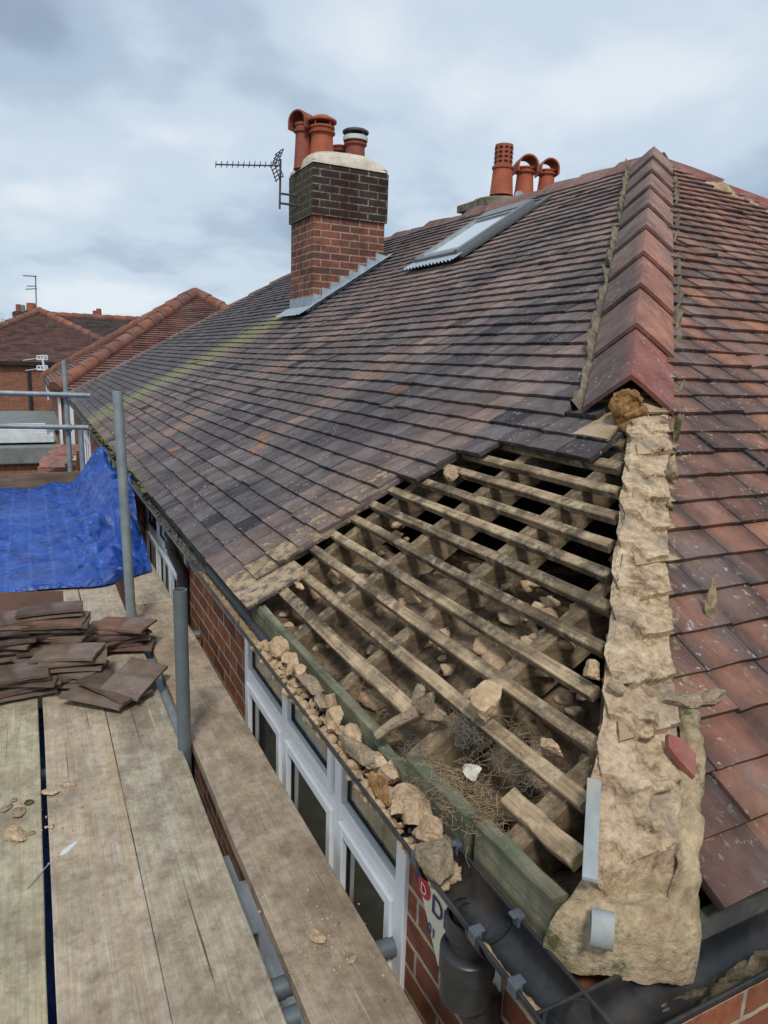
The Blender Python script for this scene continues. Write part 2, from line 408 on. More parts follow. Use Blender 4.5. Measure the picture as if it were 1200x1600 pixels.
MT['gsilt'] = m_rough('mossy_gutter_silt', [(.3, (.06, .05, .03)), (.5, (.16, .125, .08)), (.7, (.34, .265, .175))], 22, 1., .014, moss=.8, stain=(.03, .028, .02), pits=True)
MT['signw'] = m_plain('cream_sign_plastic', (.72, .70, .55), .4, .05)
MT['signr'] = m_plain('red_sign_ink', (.55, .02, .05), .4, .08)
MT['signb'] = m_plain('navy_sign_ink', (.02, .03, .16), .4, .08)
MT['redtile'] = m_plain('smooth_red_tile', (.24, .055, .045), .5, .3, 20, .4, dust=(.4, .28, .2, .3))
MT['pot'] = m_plain('terracotta_pot', (.30, .085, .055), .75, .3, 9, .3, dust=(.08, .05, .04, .45))
MT['pot_o'] = m_plain('orange_terracotta_pot', (.38, .10, .045), .7, .25, 9, .3, dust=(.12, .06, .04, .3))
MT['soot_shade'] = m_plain('shade_black', (.008, .008, .008), .9, .2)  # near black, paints the shade inside hollows and behind openings
MT['alu'] = m_metal('aluminium_wire', (.45, .47, .48), .4, .6)
MT['aer'] = m_metal('dark_aerial_metal', (.10, .10, .105), .5, .5)
MT['straw'] = m_plain('dry_straw', (.30, .22, .13), .9, .5, 4, .2)
MT['web'] = m_plain('grey_dusty_fibre', (.19, .165, .135), .95, .4, 6, .1)
MT['moss'] = m_rough('roof_moss', [(.3, (.05, .05, .02)), (.5, (.13, .125, .05)), (.7, (.26, .25, .15))], 18, .9, .02, fine=70)
MT['card'] = m_plain('brown_panel', (.115, .06, .042), .7, .3, 7, .3)
MT['bark'] = m_plain('twig_bark', (.13, .12, .115), .9, .3)

n = N('window_glass')
gm = n.fin((.028, .036, .03), .03, None, 0., .9); MT['glass'] = gm; n.b.inputs['IOR'].default_value = 1.9
n.b.inputs['Coat Weight'].default_value = .6; n.b.inputs['Coat Roughness'].default_value = .02
n = N('blind_behind_glass')
sx = n.n('ShaderNodeTexWave'); sx.wave_type = 'BANDS'; sx.bands_direction = 'Y'; sx.inputs['Scale'].default_value = 3.2; sx.inputs['Distortion'].default_value = .3
n.l(n.tc.outputs['Object'], sx.inputs[0])
MT['glass_up'] = n.fin(n.ramp(sx.outputs['Fac'], [(.0, (.03, .035, .03)), (.06, (.10, .115, .075)), (.6, (.125, .14, .095))]), .04, None, 0., .9)
n.b.inputs['Coat Weight'].default_value = 1.; n.b.inputs['IOR'].default_value = 1.8
n = N('roof_window_glass')
MT['skyglass'] = n.fin((.34, .40, .42), .04, None, 0., 1.); n.b.inputs['Coat Weight'].default_value = 1.  # pale base colour paints in the sky reflected by the pane
n = N('blue_tarpaulin')
w = n.noise(5, 6, .6)
col = n.ramp(w, [(.3, (.006, .034, .18)), (.55, (.014, .068, .33)), (.75, (.04, .12, .43))])
wv = n.n('ShaderNodeTexWave'); wv.bands_direction = 'X'; wv.inputs['Scale'].default_value = 2.4; wv.inputs['Distortion'].default_value = 1.; n.l(n.tc.outputs['Object'], wv.inputs[0])
col = n.mix(n.ramp(wv.outputs['Fac'], [(.9, 0.), (1., .25)]), col, (.06, .17, .5))
vo = n.n('ShaderNodeTexVoronoi'); vo.feature = 'F1'; vo.distance = 'MANHATTAN'; vo.inputs['Scale'].default_value = 2.4; vo.inputs['Detail'].default_value = 1.; vo.inputs['Roughness'].default_value = .6
ns_ = n.n('ShaderNodeTexNoise'); ns_.inputs['Scale'].default_value = 3; n.l(n.tc.outputs['Object'], ns_.inputs['Vector'])
mv = n.n('ShaderNodeVectorMath', operation='ADD'); n.l(n.tc.outputs['Object'], mv.inputs[0]); n.l(ns_.outputs['Color'], mv.inputs[1]); n.l(mv.outputs[0], vo.inputs['Vector'])
b = n.bump(vo.outputs['Distance'], .7, .05)
b = n.bump(n.noise(7, 6, .58, None, 2.2), .5, .03, b); b = n.bump(n.noise(26, 5, .5, None, 1.5), .22, .010, b); b = n.bump(n.noise(110, 2), .1, .002, b)
MT['tarp'] = n.fin(col, n.ramp(n.noise(12, 4), [(.3, .27), (.7, .48)]), b, 0., .5)

# ------------------------------------------------------------------ roof tiles
def sag(d, Y):
    s = .012*nz(Y*.45, d*1.1)+.006*nz(Y*1.6, d*3.)
    s += -.030*math.exp(-((Y-6.6)/2.3)**2)*math.sin(math.pi*min(1, d/RR)) 
    return s*sm(2.2, 3.4, Y)
STAIR = [(386, 985), (405, 950), (417, 903), (484, 857), (513, 826), (555, 810), (585, 780), (615, 764), (662, 746), (704, 724), (760, 704), (792, 692), (800, 700), (838, 712), (912, 722), (935, 690), (965, 680), (985, 640)]
HOLE = STAIR + [(1020, 660), (1010, 900), (1040, 1650), (800, 1650), (700, 1330), (386, 985)]
def inpoly(x, y, poly):
    c = False; j = len(poly)-1
    for i in range(len(poly)):
        xi, yi = poly[i]; xj, yj = poly[j]
        if (yi > y) != (yj > y) and x < (xj-xi)*(y-yi)/(yj-yi)+xi: c = not c
        j = i
    return c

def tile(mb, place, d, u, w, ln, col, msk, clampf, lift=.036, th=.018, jit=None, dirt=0.):
    """place(d, u, off) -> point; tail at plan distance d, centre u along the course"""
    j = jit or ((rnd.gauss(0, .0010), rnd.gauss(0, .0006), rnd.gauss(0, .0011)) if rnd.random() < .93 else (rnd.uniform(0, .004), rnd.gauss(0, .003), rnd.gauss(0, .004)))
    dl = ln/SC
    nu = 4; cur = []
    mb.cur = col
    rows = []
    for e, (dd, off) in enumerate(((d+j[2]/SC, lift), (d+dl, .0 if ln > .2 else lift*(1-ln/.25)))):
        top = []; bot = []
        for i in range(nu):
            f = i/(nu-1)-.5
            uu = u+f*w + (j[1]*.8 if e else 0)
            o = off+j[0]*1.2 + j[1]*f*1.6 + (.0022*(1-4*f*f))
            dj = dd + (rnd.gauss(0, .0007) if not e else 0)
            uc = clampf(dj, uu)
            mk = msk(dj, uc) if callable(msk) else msk
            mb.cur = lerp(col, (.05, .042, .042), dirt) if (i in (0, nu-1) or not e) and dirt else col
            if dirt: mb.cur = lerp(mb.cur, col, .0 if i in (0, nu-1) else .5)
            top.append(mb.vert(place(dj, uc, o), mb.cur, mk)); bot.append(mb.vert(place(dj, uc, o-th), lerp(mb.cur, (.022, .018, .018), .75), (0, 0, 0) if not e else mk))  # lower edges and undersides darkened: course-line shadow put into the tile colour
        rows.append((top, bot))
    (t0, b0), (t1, b1) = rows
    for i in range(nu-1):
        mb.face((t0[i], t0[i+1], t1[i+1], t1[i])); mb.face((b0[i+1], b0[i], b1[i], b1[i+1]))
        mb.face((b0[i], b0[i+1], t0[i+1], t0[i])); mb.face((t1[i], t1[i+1], b1[i+1], b1[i]))
    mb.face((b0[0], t0[0], t1[0], b1[0])); mb.face((t0[-1], b0[-1], b1[-1], t1[-1]))

def lerp(a, b, t): return tuple(x+(y-x)*t for x, y in zip(a, b))
def lscol(d, Y):
    return tuple(x*m for x, m in zip(lscol_(d, Y), (1.10, 1.08, 1.08)))
def lscol_(d, Y):
    g = rnd.random()
    base = lerp((.075, .068, .070), (.155, .140, .136), g)
    base = lerp(base, (.095, .064, .068), .6*rnd.random())
    # reddish weathering in bands that run up the slope, stronger towards the ridge and the near hip
    u = Y+.18*d
    bd_ = fb(u*1.05, d*.14, 3., 1., 3)
    base = lerp(base, (.048, .043, .047), .75*sm(-.05, -.5, bd_+.12*rnd.gauss(0, 1)))
    red = sm(-.02, .42, bd_+.08*rnd.gauss(0, 1)) + .7*sm(.7, 2.3, d)*sm(9.5, 4.5, Y) - .75*sm(.12, .5, nz(u*1.3, d*.25, 9.))
    red = max(0, min(1, red*(.6+.6*rnd.random())))
    base = lerp(base, lerp((.17, .115, .097), (.27, .185, .15), rnd.random()), red*.85)
    if rnd.random() < .008: base = (.24, .125, .085)
    if rnd.random() < .03: base = (.033, .032, .037)
    base = lerp(base, (.26, .19, .165), .30*sm(1.2, 3.2, d)*sm(10., 7., Y))
    if Y > 9.2-.32*d: base = lerp(base, (.075, .077, .084), .75)
    return base
def rscol(d, X):
    return tuple(min(.5, x*m) for x, m in zip(rscol_(d, X), (1.25, 1.12, 1.02)))
def rscol_(d, X):
    g = rnd.random()
    base = lerp((.24, .105, .066), (.33, .17, .115), g)
    dk = sm(.0, .45, fb(X*1.2, d*.9, 5., 1., 3)+.25*nz(X*6, d*7))
    if rnd.random() < .30: dk = max(dk, .45+.5*rnd.random())
    base = lerp(base, (.058, .046, .046), dk*.85)
    if rnd.random() < .025: base = (.36, .16, .075)
    if d < .45: base = lerp(base, (.12, .068, .055), .3)
    base = lerp(base, (.33, .20, .155), .32*sm(.7, 2.2, d))
    return base

def ls_place(d, Y, off): return LS(d, Y, off+sag(d, Y))
def rs_place(d, X, off): return RS(d, X, off+.009*nz(X*.8, d*1.3)+.006*nz(X*2.6, d*4))
STRIPE = lambda d: 9.52-.62*d
def ls_msk(d, Y):
    x, y = pix(LS(d, Y, .02)); best = 1e9
    for (a, b) in STAIR[1:10]:
        best = min(best, math.hypot(x-a, (y-b)*1.0))
    dust = .62*max(0, 1-best/95.) if d < .62 else .35*max(0, 1-best/60.)
    if d < .2: dust = max(dust, .68*sm(2.95, 2.55, Y))
    wl = (Y-YE)-d
    if .86 < d < 1.24: dust = max(dust, sm(.26, .14, wl+.03*nz(d*30, Y*9)))
    g = .68*math.exp(-((Y-STRIPE(d))/.60)**2)*sm(2.9, 1.9, d)+.40*math.exp(-((Y-STRIPE(d)-.6)/1.1)**2)*sm(2.9, 1.9, d)
    g = max(g, .5*sm(.16, .0, d)*sm(4.2, 5.5, Y))
    return (dust, min(1, g), 0)
def rs_msk(d, X):
    w = (X-XE)-d
    if d < 1.30:
        dust = sm(.205+.03*sm(.5, .1, d), .10, w+.025*nz(d*9, 3.)) * 1.0
    else: dust = 0
    return (dust, 0, 0)

house = thing('bungalow', 'red brick bungalow with half stripped dark tiled hip roof and white windows', 'house', (XE, YE, -2.0))
mbL = MB(); mbE = MB()
kmax = int(RR/GA)
for k in range(0, kmax):
    d = k*GA - .012
    y0 = YE+max(0, d)-.08; y1 = YE+LL-max(0, d)+.08
    ph = (.0825 if k % 2 else 0)+rnd.gauss(0, .006)
    Y = y0-ph
    while Y < y1:
        Yc = Y+.0825; Y += .165
        lo = YE+d+.0; hi = YE+LL-d
        if Yc+.082 < lo or Yc-.082 > hi: continue
        # test the near lower corner region of the tile against the stripped area
        a = pix(LS(d+.02, Yc-.03, .02))
        if 0 < a[0] < 1500 and Yc < 4 and inpoly(a[0], a[1], HOLE): continue
        cl = lambda dd, uu: min(max(uu, YE+max(dd, 0)), YE+LL-max(dd, 0))
        c = lscol(d, Yc)
        near = Yc < 4.4
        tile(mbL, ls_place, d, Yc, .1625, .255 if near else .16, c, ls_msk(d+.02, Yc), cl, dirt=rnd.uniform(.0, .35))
mbL.build('roof_tiles', MT['tile'], house, cols=True)['label'] = 'dark grey and purple left roof slope with a broken lower corner'
mbR = MB()
for k in range(0, kmax):
    d = k*GA + .032
    x0 = XE+max(0, d)-.08; x1 = XE+2*RR-max(0, d)+.08
    ph = (.0825 if k % 2 else 0)+rnd.gauss(0, .008)
    X = x0-ph
    strip = d < 1.20
    if strip: x0 = XE+max(0, d)+.045+rnd.uniform(-.018, .012); ph = 0
    first = True
    while X < x1:
        Xc = X+.0825; X += .165
        w0 = Xc-.0825-XE-d
        if Xc+.03 < XE+d or Xc-.082 > XE+2*RR-d: continue
        if strip:
            if w0 < -.05: continue
            cl = lambda dd, uu: max(min(uu, XE+2*RR-max(dd, 0)), XE+dd-.030)
        else: cl = lambda dd, uu: min(max(uu, XE+max(dd, 0)), XE+2*RR-max(dd, 0))
        if k < 2 and Xc < XE+.26: continue
        jit = None
        if rnd.random() < .05: jit = (.002, rnd.gauss(0, .006), rnd.uniform(-.035, .01))
        near = Xc < 4.2
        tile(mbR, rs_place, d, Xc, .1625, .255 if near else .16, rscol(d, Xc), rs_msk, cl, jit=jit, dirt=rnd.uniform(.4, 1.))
mbR.build('roof_tiles', MT['tile_x'], house, cols=True)['label'] = 'red and brown hip end roof slope on the right'
# unseen rear and far slopes, one sheet of tiles each
mb = MB()
A, B_ = V((XE+RR, YE+RR, ZE+T*RR)), V((XE+RR, YE+LL-RR, ZE+T*RR))
mb.quad(V((XE+2*RR, YE, ZE)), V((XE+2*RR, YE+LL, ZE)), B_, A)
mb.face([mb.vert(p) for p in (V((XE+2*RR, YE+LL, ZE)), V((XE, YE+LL, ZE)), B_)])
mb.cur = (.2, .11, .09); mb.c = [(.2, .11, .09)]*len(mb.v)
mb.build('roof_slope', MT['tile'], house, cols=True)

# hip and ridge tiles
def angle_tile(p0, ax, a1, a2, ln, arm, th, lift, c1, c2, tw=0., msk=(0, 0, 0), crest=.030, base=.010):
    """V shaped tile: p0 tail on the axis, ax along, a1/a2 down each slope"""
    mb = MB(); mb.msk = msk
    up = -(a1+a2).normalized()
    ns = 9
    rows = []
    for e, (s, o) in enumerate(((0, lift), (ln*.5, lift*.5+.006), (ln, .004))):
        outer = []; inner = []
        for side, a, n_ in ((0, a1, None), (1, a2, None)):
            pass
        for i in range(ns):
            f = i/(ns-1)*2-1
            a = a1 if f < 0 else a2
            r = abs(f)*arm
            rr = max(0, .009-r)           # round the crest
            jj = .0015*nz(f*5+p0.x*9, s*7+p0.y*5)
            P = p0+ax*(s+tw*f*.01)+a*r+up*(o+base+crest*(1-r/arm)-rr*.35+jj)
            Q = P-up*th
            c = c1 if f < -.02 else (c2 if f > .02 else lerp(c1, c2, .8))
            outer.append(mb.vert(P, c)); inner.append(mb.vert(Q, c))
        rows.append((outer, inner))
    for e in range(2):
        o0, i0 = rows[e]; o1, i1 = rows[e+1]
        for i in range(ns-1):
            mb.face((o0[i], o0[i+1], o1[i+1], o1[i])); mb.face((i0[i+1], i0[i], i1[i], i1[i+1]))
        mb.face((i0[0], o0[0], o1[0], i1[0])); mb.face((o0[-1], i0[-1], i1[-1], o1[-1]))
    o0, i0 = rows[0]
    for i in range(ns-1): mb.face((i0[i], i0[i+1], o0[i+1], o0[i]))
    o0, i0 = rows[2]
    for i in range(ns-1): mb.face((o0[i], o0[i+1], i0[i+1], i0[i]))
    return mb
aL = (HIPV.cross(NL)).normalized(); aL = aL if aL.z < 0 else -aL
aR = (HIPV.cross(NR)).normalized(); aR = aR if aR.z < 0 else -aR
HT = .45; dh = HT/V((1, 1, T)).length
d = 1.165; i = 0
while d < RR-.05:
    g = rnd.random()
    redn = lerp((.32, .14, .10), (.39, .205, .145), g)
    dirt = lerp((.085, .064, .062), (.20, .13, .105), rnd.random())
    if i == 0: redn = (.29, .10, .08); dirt = (.12, .08, .072)
    if i > 3: redn = lerp(redn, (.30, .185, .145), .7); dirt = lerp(dirt, (.16, .115, .10), .5)
    ln = min(HT+.03, (RR-d)/dh*HT)
    angle_tile(hipp(d)+V((-.022, .022, 0)), HIPV, aL, aR, ln, .160, .020, .032, dirt, redn, rnd.gauss(0, .3), (0, .12 if i > 2 else 0, 0), .072, .034).build('hip_tile', MT['hip'], house, 'auto', True)
    d += dh; i += 1
ROWS = []
# ridge
Y = YE+RR-.05
yv = V((0, 1, 0)); b1 = V((-1, 0, -T)).normalized(); b2 = V((1, 0, -T)).normalized()
while Y < YE+LL-RR:
    c = lerp((.15, .08, .065), (.24, .13, .105), rnd.random())
    angle_tile(V((XE+RR, Y+HT+.0, ZE+T*RR+rnd.gauss(.0, .008))), -yv, b2, b1, HT+.02, .17, .016, .03, c, c, 0, (0, .1, 0)).build('ridge_tile', MT['hip'], house, 'auto', True)
    Y += HT
# right hip and far hip
for sgn, start in ((0, None), (1, None)):
    if sgn == 0: ax = V((-1, 1, T)).normalized(); P = lambda q: V((XE+2*RR-q, YE+q, ZE+T*q)); n2 = V((T, 0, 1))/SC; n1 = NR
    else: ax = V((1, -1, T)).normalized(); P = lambda q: V((XE+q, YE+LL-q, ZE+T*q)); n1 = NL; n2 = V((0, T, 1))/SC
    u1 = ax.cross(n1).normalized(); u1 = u1 if u1.z < 0 else -u1
    u2 = ax.cross(n2).normalized(); u2 = u2 if u2.z < 0 else -u2
    q = .0
    while q < RR-.05:
        if sgn == 0: c = lerp((.20, .055, .045), (.24, .08, .065), rnd.random()); c2 = c
        else: c = lerp((.12, .075, .065), (.20, .11, .09), rnd.random()); c2 = c
        angle_tile(P(q), ax, u1, u2, min(HT+.02, (RR-q)/dh*HT), .17, .016, .03, c, c2).build('hip_tile', MT['hip'], house, 'auto', True)
        q += dh
# lumpy pointing beside the near hip tiles and under the ridge
def pointing(P, ax, a, r, n_, length, w=.035, h=.03, seed=0, step=.02):
    mb = MB()
    m = int(length/step)
    def fn(u, v):
        s = u*length; x = v*2-1
        bulge = (1-x*x)
        k = fb(s*7+seed, x*1.5, seed, 1., 4)
        rr = r+x*w*(1+.8*nz(s*9, seed, 2))+.020*nz(s*5, seed)
        return P+ax*s+a*rr+n_*(.004+bulge*(h*(.72+1.1*k-.5*sm(.1, .5, nz(s*3.1, seed, 8)))))
    mb.grid(m, 7, fn); return mb
HL = (RR-1.2)*V((1, 1, T)).length
p = pointing(hipp(1.2)+V((-.022, .022, 0)), HIPV, aL, .168, NL, HL, .022, .062, 1)
p.build('mortar_pointing', MT['point'], house, True)
p = pointing(hipp(1.15)+V((-.022, .022, 0)), HIPV, aR, .168, NR, HL, .020, .062, 5)
p.build('mortar_pointing', MT['point'], house, True)
ax = V((1, -1, -T)).normalized(); u1 = ax.cross(NR).normalized(); u1 = u1 if u1.z < 0 else -u1
pointing(V((XE+RR, YE+RR, ZE+T*RR)), ax, u1, .19, NR, 5, .04, .045, 9).build('mortar_pointing', MT['mortar_mossy'], house, True)
# a broken loose flake of pointing sticking out on the right of the hip
# stub of bedding under the lowest hip tile and stripped bedding down the hip
mb = MB()
for q_, (o_, z_, r_) in enumerate((((-.022, .022), -.02, .050), ((-.03, .012), .03, .046), ((-.012, .03), .035, .044), ((-.04, .0), -.045, .045))):
    mb.lump(hipp(1.115, .035+z_)+V((o_[0], o_[1], .0)), (r_, r_, r_*1.15), 21+q_*5, .7*q_, 1.6, 4)
mb.build('mortar_stub', MT['lump_orange'], house, True)['label'] = 'orange sandy mortar stub under the lowest hip tile'
mb = MB()
cj = random.Random(23); CK = [(cj.uniform(.028, .062), cj.uniform(-.012, .012), cj.uniform(.85, 1.2)) for _ in range(30)]
def fn(u, v):
    d = .085+u*1.09; wid = .150+.050*sm(.55, .1, d); x = -.042+v*(wid+.042)
    if x > 0: P = hipp(d)+V((x, 0, 0)); nn_ = NR
    else: P = hipp(d)+V((0, -x*.8, 0)); nn_ = NL
    dw = d+.006*nz(x*30, d*30, 5); xw = x+.006*nz(x*30, d*30, 15)
    k_ = int((dw-.032)/GA)
    h = 0.
    for kk in (k_, k_-1, k_-2):
        if kk < 0: break
        c = CK[kk]; dk = kk*GA+.032+c[1]; q = dw-dk
        if q >= 0 and xw >= c[0]-q:
            h = max(h, .038*c[2]*(1-q*SC/.255)+.006)
            break
    k = fb(d*9, x*9, 0, 1.3, 5)
    edge = min(1, v/.06, (1-v)/.14, u/.03, (1-u)/.04)
    patch = sm(.16, .5, fb(d*5.2, x*5.2, 6., 1., 3)+.35*sm(.42, .1, d))
    h += .004*k+.0035*fb(d*40, x*40, 3, 1., 5)+.004*sm(.15, .5, nz(d*28, x*28, 8)) + patch*(.003+.008*k)
    h = h*edge - .022*(1-edge)
    return P+nn_*h+V((.007*nz(d*11, x*3, 2), .007*nz(d*9, 5, x), 0))
mb.grid(430, 84, fn)
mb.build('mortar_bedding', MT['mortar'], house, 'auto')['label'] = 'rough strip of bare tan mortar along the stripped hip'
# end of the bedding: heap, rounded nose
mb = MB()
NZ = .565
nA, nB, nC, nD = on_z(843, 1402, NZ-.01), on_z(1090, 1432, NZ), on_z(1088, 1240, NZ+.03), on_z(935, 1345, NZ)
def fn(u, v):
    P = nA*((1-u)*(1-v))+nB*(u*(1-v))+nC*(u*v)+nD*((1-u)*v)
    k = fb(P.x*17, P.y*17, 2., 1., 5)
    e = min(v/.10, u/.10, (1-u)/.08)
    dome = .022*math.sin(math.pi*u)*(1-v)
    P = P+V((-.016, -.030, 0))*(math.sin(math.pi*u)*(1-v)**2)+V((0, -.012*(1-v), 0))
    if e < 1:
        q = 1-max(0, e)
        ctr = (nA+nB+nC+nD)/4; d_ = (P-ctr); d_.z = 0
        P = P + d_.normalized()*(.010*math.sin(q*math.pi)) + V((0, 0, -.115*q**1.5))
    rgh = .009 if e < 1 else .014
    return P+V((.006*k, .006*nz(P.x*20, P.y*20, 4), dome+rgh*k))
mb.grid(70, 60, fn)
mb.build('mortar_nose', MT['mortar_mossy'], house, True)['label'] = 'mossy mortar nose closing the foot of the hip'
# raised weathered edge of the bedding down its right side
mb = MB()
EP = [on_RS(1072, 1085, .03), on_RS(1080, 1150, .03), on_RS(1080, 1230, .03), on_RS(1076, 1310, .03), on_RS(1070, 1420, .03)]
def fn(u, v):
    f_ = u*4; i_ = min(3, int(f_)); P = EP[i_].lerp(EP[i_+1], f_-i_); a_ = math.pi*v
    k = fb(P.x*21+v, P.y*21, v*2., 1., 5); e = min(1, u/.06, (1-u)/.06)
    return P+V((-math.cos(a_)*.030*(1+.5*k), 0, 0))+NR*(math.sin(a_)*.018*(1+.7*k)*e)
mb.grid(60, 12, fn)
mb.build('mortar_edge', MT['mortar_mossy'], house, True)
mb = MB()
for i, (x, y, s, z) in enumerate([(1015, 1120, .022, .08), (1003, 1145, .018, .08), (960, 1070, .018, .06), (980, 1062, .015, .06), (1030, 1230, .02, .06), (1010, 1290, .015, .05), (1046, 790, .014, .05), (1030, 700, .016, .05)]):
    P = on_RS(x, y, .04); mb.lump(P, (s*1.2, s, s*.7), 60+i, i*.7, .9, 3)
mb.build('mortar_rubble', MT['mortar'], house, True)['kind'] = 'stuff'

# hip iron: strap and scroll
mb = MB()
a, b = on_LS(928, 1222, .05), on_LS(921, 1378, .045)
w_ = V((.0085, -.0085, 0))
mb.obox(a-w_, w_*2, b-a, V((0, 0, .007)))
mb.build('hip_iron_strap', MT['strap'], house, bev=.001)
mb = MB()
cc = onray(940, 1452, (on_z(940, 1452, .47)-CAMP).dot(fw)-.115)
axs = V((.75, -.66, 0)).normalized()
mb.hollow(cc-axs*.017, cc+axs*.017, .027, 24, .005, .016)
mb.build('hip_iron_scroll', MT['strap'], house, 'auto')

# ------------------------------------------------------------------ battens, rafters
def bar(mb, P, Q, w, h, wd, nd, seed=0, n=14, tint=(1, 1, 1)):
    """worn timber from P to Q; w along wd, h down -nd"""
    rs = []
    mb.cur = tint
    for i in range(n+1):
        f = i/n; c = P+(Q-P)*f
        k = .0022*nz(f*9, seed, 1.); k2 = .0022*nz(f*9, seed, 5.)
        c = c+wd*(.007*nz(f*2.5, seed, 8))+nd*(.003*nz(f*3, seed, 18))
        ch = .0025
        prof = [(-w/2+k, -h), (w/2+k2, -h), (w/2+k2, -ch), (w/2+k2-ch, k), (-w/2+k+ch, k2), (-w/2+k, -ch)]
        rs.append([mb.vert(c+wd*x+nd*y) for x, y in prof])
    for i in range(n):
        for k in range(6):
            k2 = (k+1) % 6; mb.face((rs[i][k], rs[i][k2], rs[i+1][k2], rs[i+1][k]))
    mb.face(rs[0][::-1]); mb.face(rs[-1])
BD = [(.850, 2.9), (.770, 2.9), (.687, 2.9), (.606, 2.9), (.524, 2.9), (.441, 2.9), (.358, 2.9), (.275, 2.9), (.186, 2.9), (.105, 2.9)]
for i, (d, Y1) in enumerate(BD):
    y0 = YE+d+.045+rnd.uniform(-.02, .02)
    t_ = rnd.uniform(.72, 1.25); tint = (t_, t_*.98, t_*.95)
    if i == 9:
        for (ya, yb, dd) in ((1.36, 2.9, 0), (.80, 1.00, .012)):
            mb = MB(); bar(mb, LS(d+dd, ya), LS(d+dd, yb), .040, .026, UL, NL, i, 16, tint); mb.build('batten', MT['batten'], house, cols=True)
        continue
    mb = MB(); bar(mb, LS(d+rnd.gauss(0, .004), y0), LS(d, Y1), rnd.uniform(.030, .035), .024, UL, NL, i, 18, tint)
    mb.build('batten', MT['batten'], house, cols=True)
for j in range(3):
    d = .935+.0835*j
    mb = MB(); bar(mb, LS(d, YE+d+.05), LS(d, 2.9), .04, .026, UL, NL, 40+j, 12); mb.build('batten', MT['batten'], house, cols=True)
for i, Y in enumerate((2.84, 2.455, 2.07, 1.69, 1.285, .93)):
    d1 = min(Y-YE-.04, 2.2)
    mb = MB(); t_ = rnd.uniform(.85, 1.1)
    bar(mb, LS(.03, Y, -.027), LS(d1, Y, -.027), .052, .11, V((0, 1, 0)), NL, 70+i, 16, (t_, t_, t_))
    mb.build('rafter', MT['rafter'], house, cols=True)
mb = MB(); bar(mb, hipp(.12, -.06), hipp(2.3, -.06), .05, .17, V((1, -1, 0)).normalized(), V((0, 0, 1)), 90, 16); mb.build('hip_rafter', MT['rafter'], house, cols=True)
# jack rafters of the hip end, under the tiles
for i, X in enumerate((1.07, 1.46, 1.85, 2.24)):
    mb = MB(); bar(mb, RS(.09, X, -.027), RS(X-XE-.04, X, -.027), .052, .11, V((1, 0, 0)), NR, 95+i, 10); mb.build('rafter', MT['rafter'], house, cols=True)
# ceiling joists
for i, Y in enumerate((2.62, 2.24, 1.85, 1.46, 1.08)):
    mb = MB(); bar(mb, V((.74, Y, .47)), V((3.6, Y, .40)), .05, .12, V((0, 1, 0)), V((0, 0, 1)), 110+i, 12, (.9, .85, .8)); mb.build('ceiling_joist', MT['rafter'], house, cols=True)
mb = MB(); bar(mb, V((1.72, .9, .545)), V((1.72, 3.2, .545)), .09, .1, V((1, 0, 0)), V((0, 0, 1)), 119, 10, (.7, .65, .6)); mb.build('ceiling_binder', MT['rafter'], house, cols=True)

# loft floor dirt
mb = MB()
def fn(u, v):
    X = .735+u*2.9; Y = .72+v*2.9
    k = fb(X*3.2, Y*3.2, 1., 1., 5)
    z = .455+.045*k + .05*sm(.1, .5, nz(X*5, Y*5, 3)) - .25*sm(1.15, 1.75, X) + .13*math.exp(-((X-1.25)**2+(Y-1.75)**2)/.05)*(.6+.5*k)
    dd = X-XE
    fill = ZE+T*min(dd, .75)-.125+.05*k+.03*nz(X*9, Y*9, 4)
    fill -= .16*sm(.12, .5, nz(X*4.2, Y*3.1, 12)) + .45*sm(.52, .80, dd+.12*nz(Y*3, X*2, 6)) + .2*sm(.35, .1, Y-YE-dd)
    z = max(z, fill) if dd > .12 else z
    top = min(ZE+T*(X-XE), ZE+T*(Y-YE))-.06
    if X < .85: top = min(top, .43+.5*(X-.735)+.02*k)
    return V((X, Y, min(z, top)))
mb.grid(130, 110, fn)
o = mb.build('loft_debris', MT['debris'], house, True)
o['label'] = 'brown dirt and rubble lying between the rafters'
mb = MB()
r2 = random.Random(5)
for i in range(190):
    X = r2.uniform(.78, 1.55); Y = r2.uniform(.9, 2.5)
    if Y-YE < X-XE+.05: continue
    if X-XE > .62 or X-XE < .1: continue
    z = ZE+T*(X-XE)-.125+.05*fb(X*3.2, Y*3.2, 1., 1., 5)+.03*nz(X*9, Y*9, 4)-.16*sm(.12, .5, nz(X*4.2, Y*3.1, 12))
    s = r2.uniform(.006, .026) if i > 30 else r2.uniform(.02, .045)
    mb.lump(V((X, Y, min(z+s*.25, ZE+T*(X-XE)-.045-s*.6))), (s*1.3, s, s*.8), 200+i, r2.random()*3, .9, 2)
o = mb.build('rubble', MT['lump'], house, True); o['kind'] = 'stuff'; o['label'] = 'broken mortar rubble among the rafters'

mb = MB(); mb.box((.80, .78, .15), (XE+2*RR-.2, YE+LL-.2, .17)); mb.build('loft_ceiling', MT['soot_shade'], house)  # ceiling coloured black so the shade of the loft void is painted in
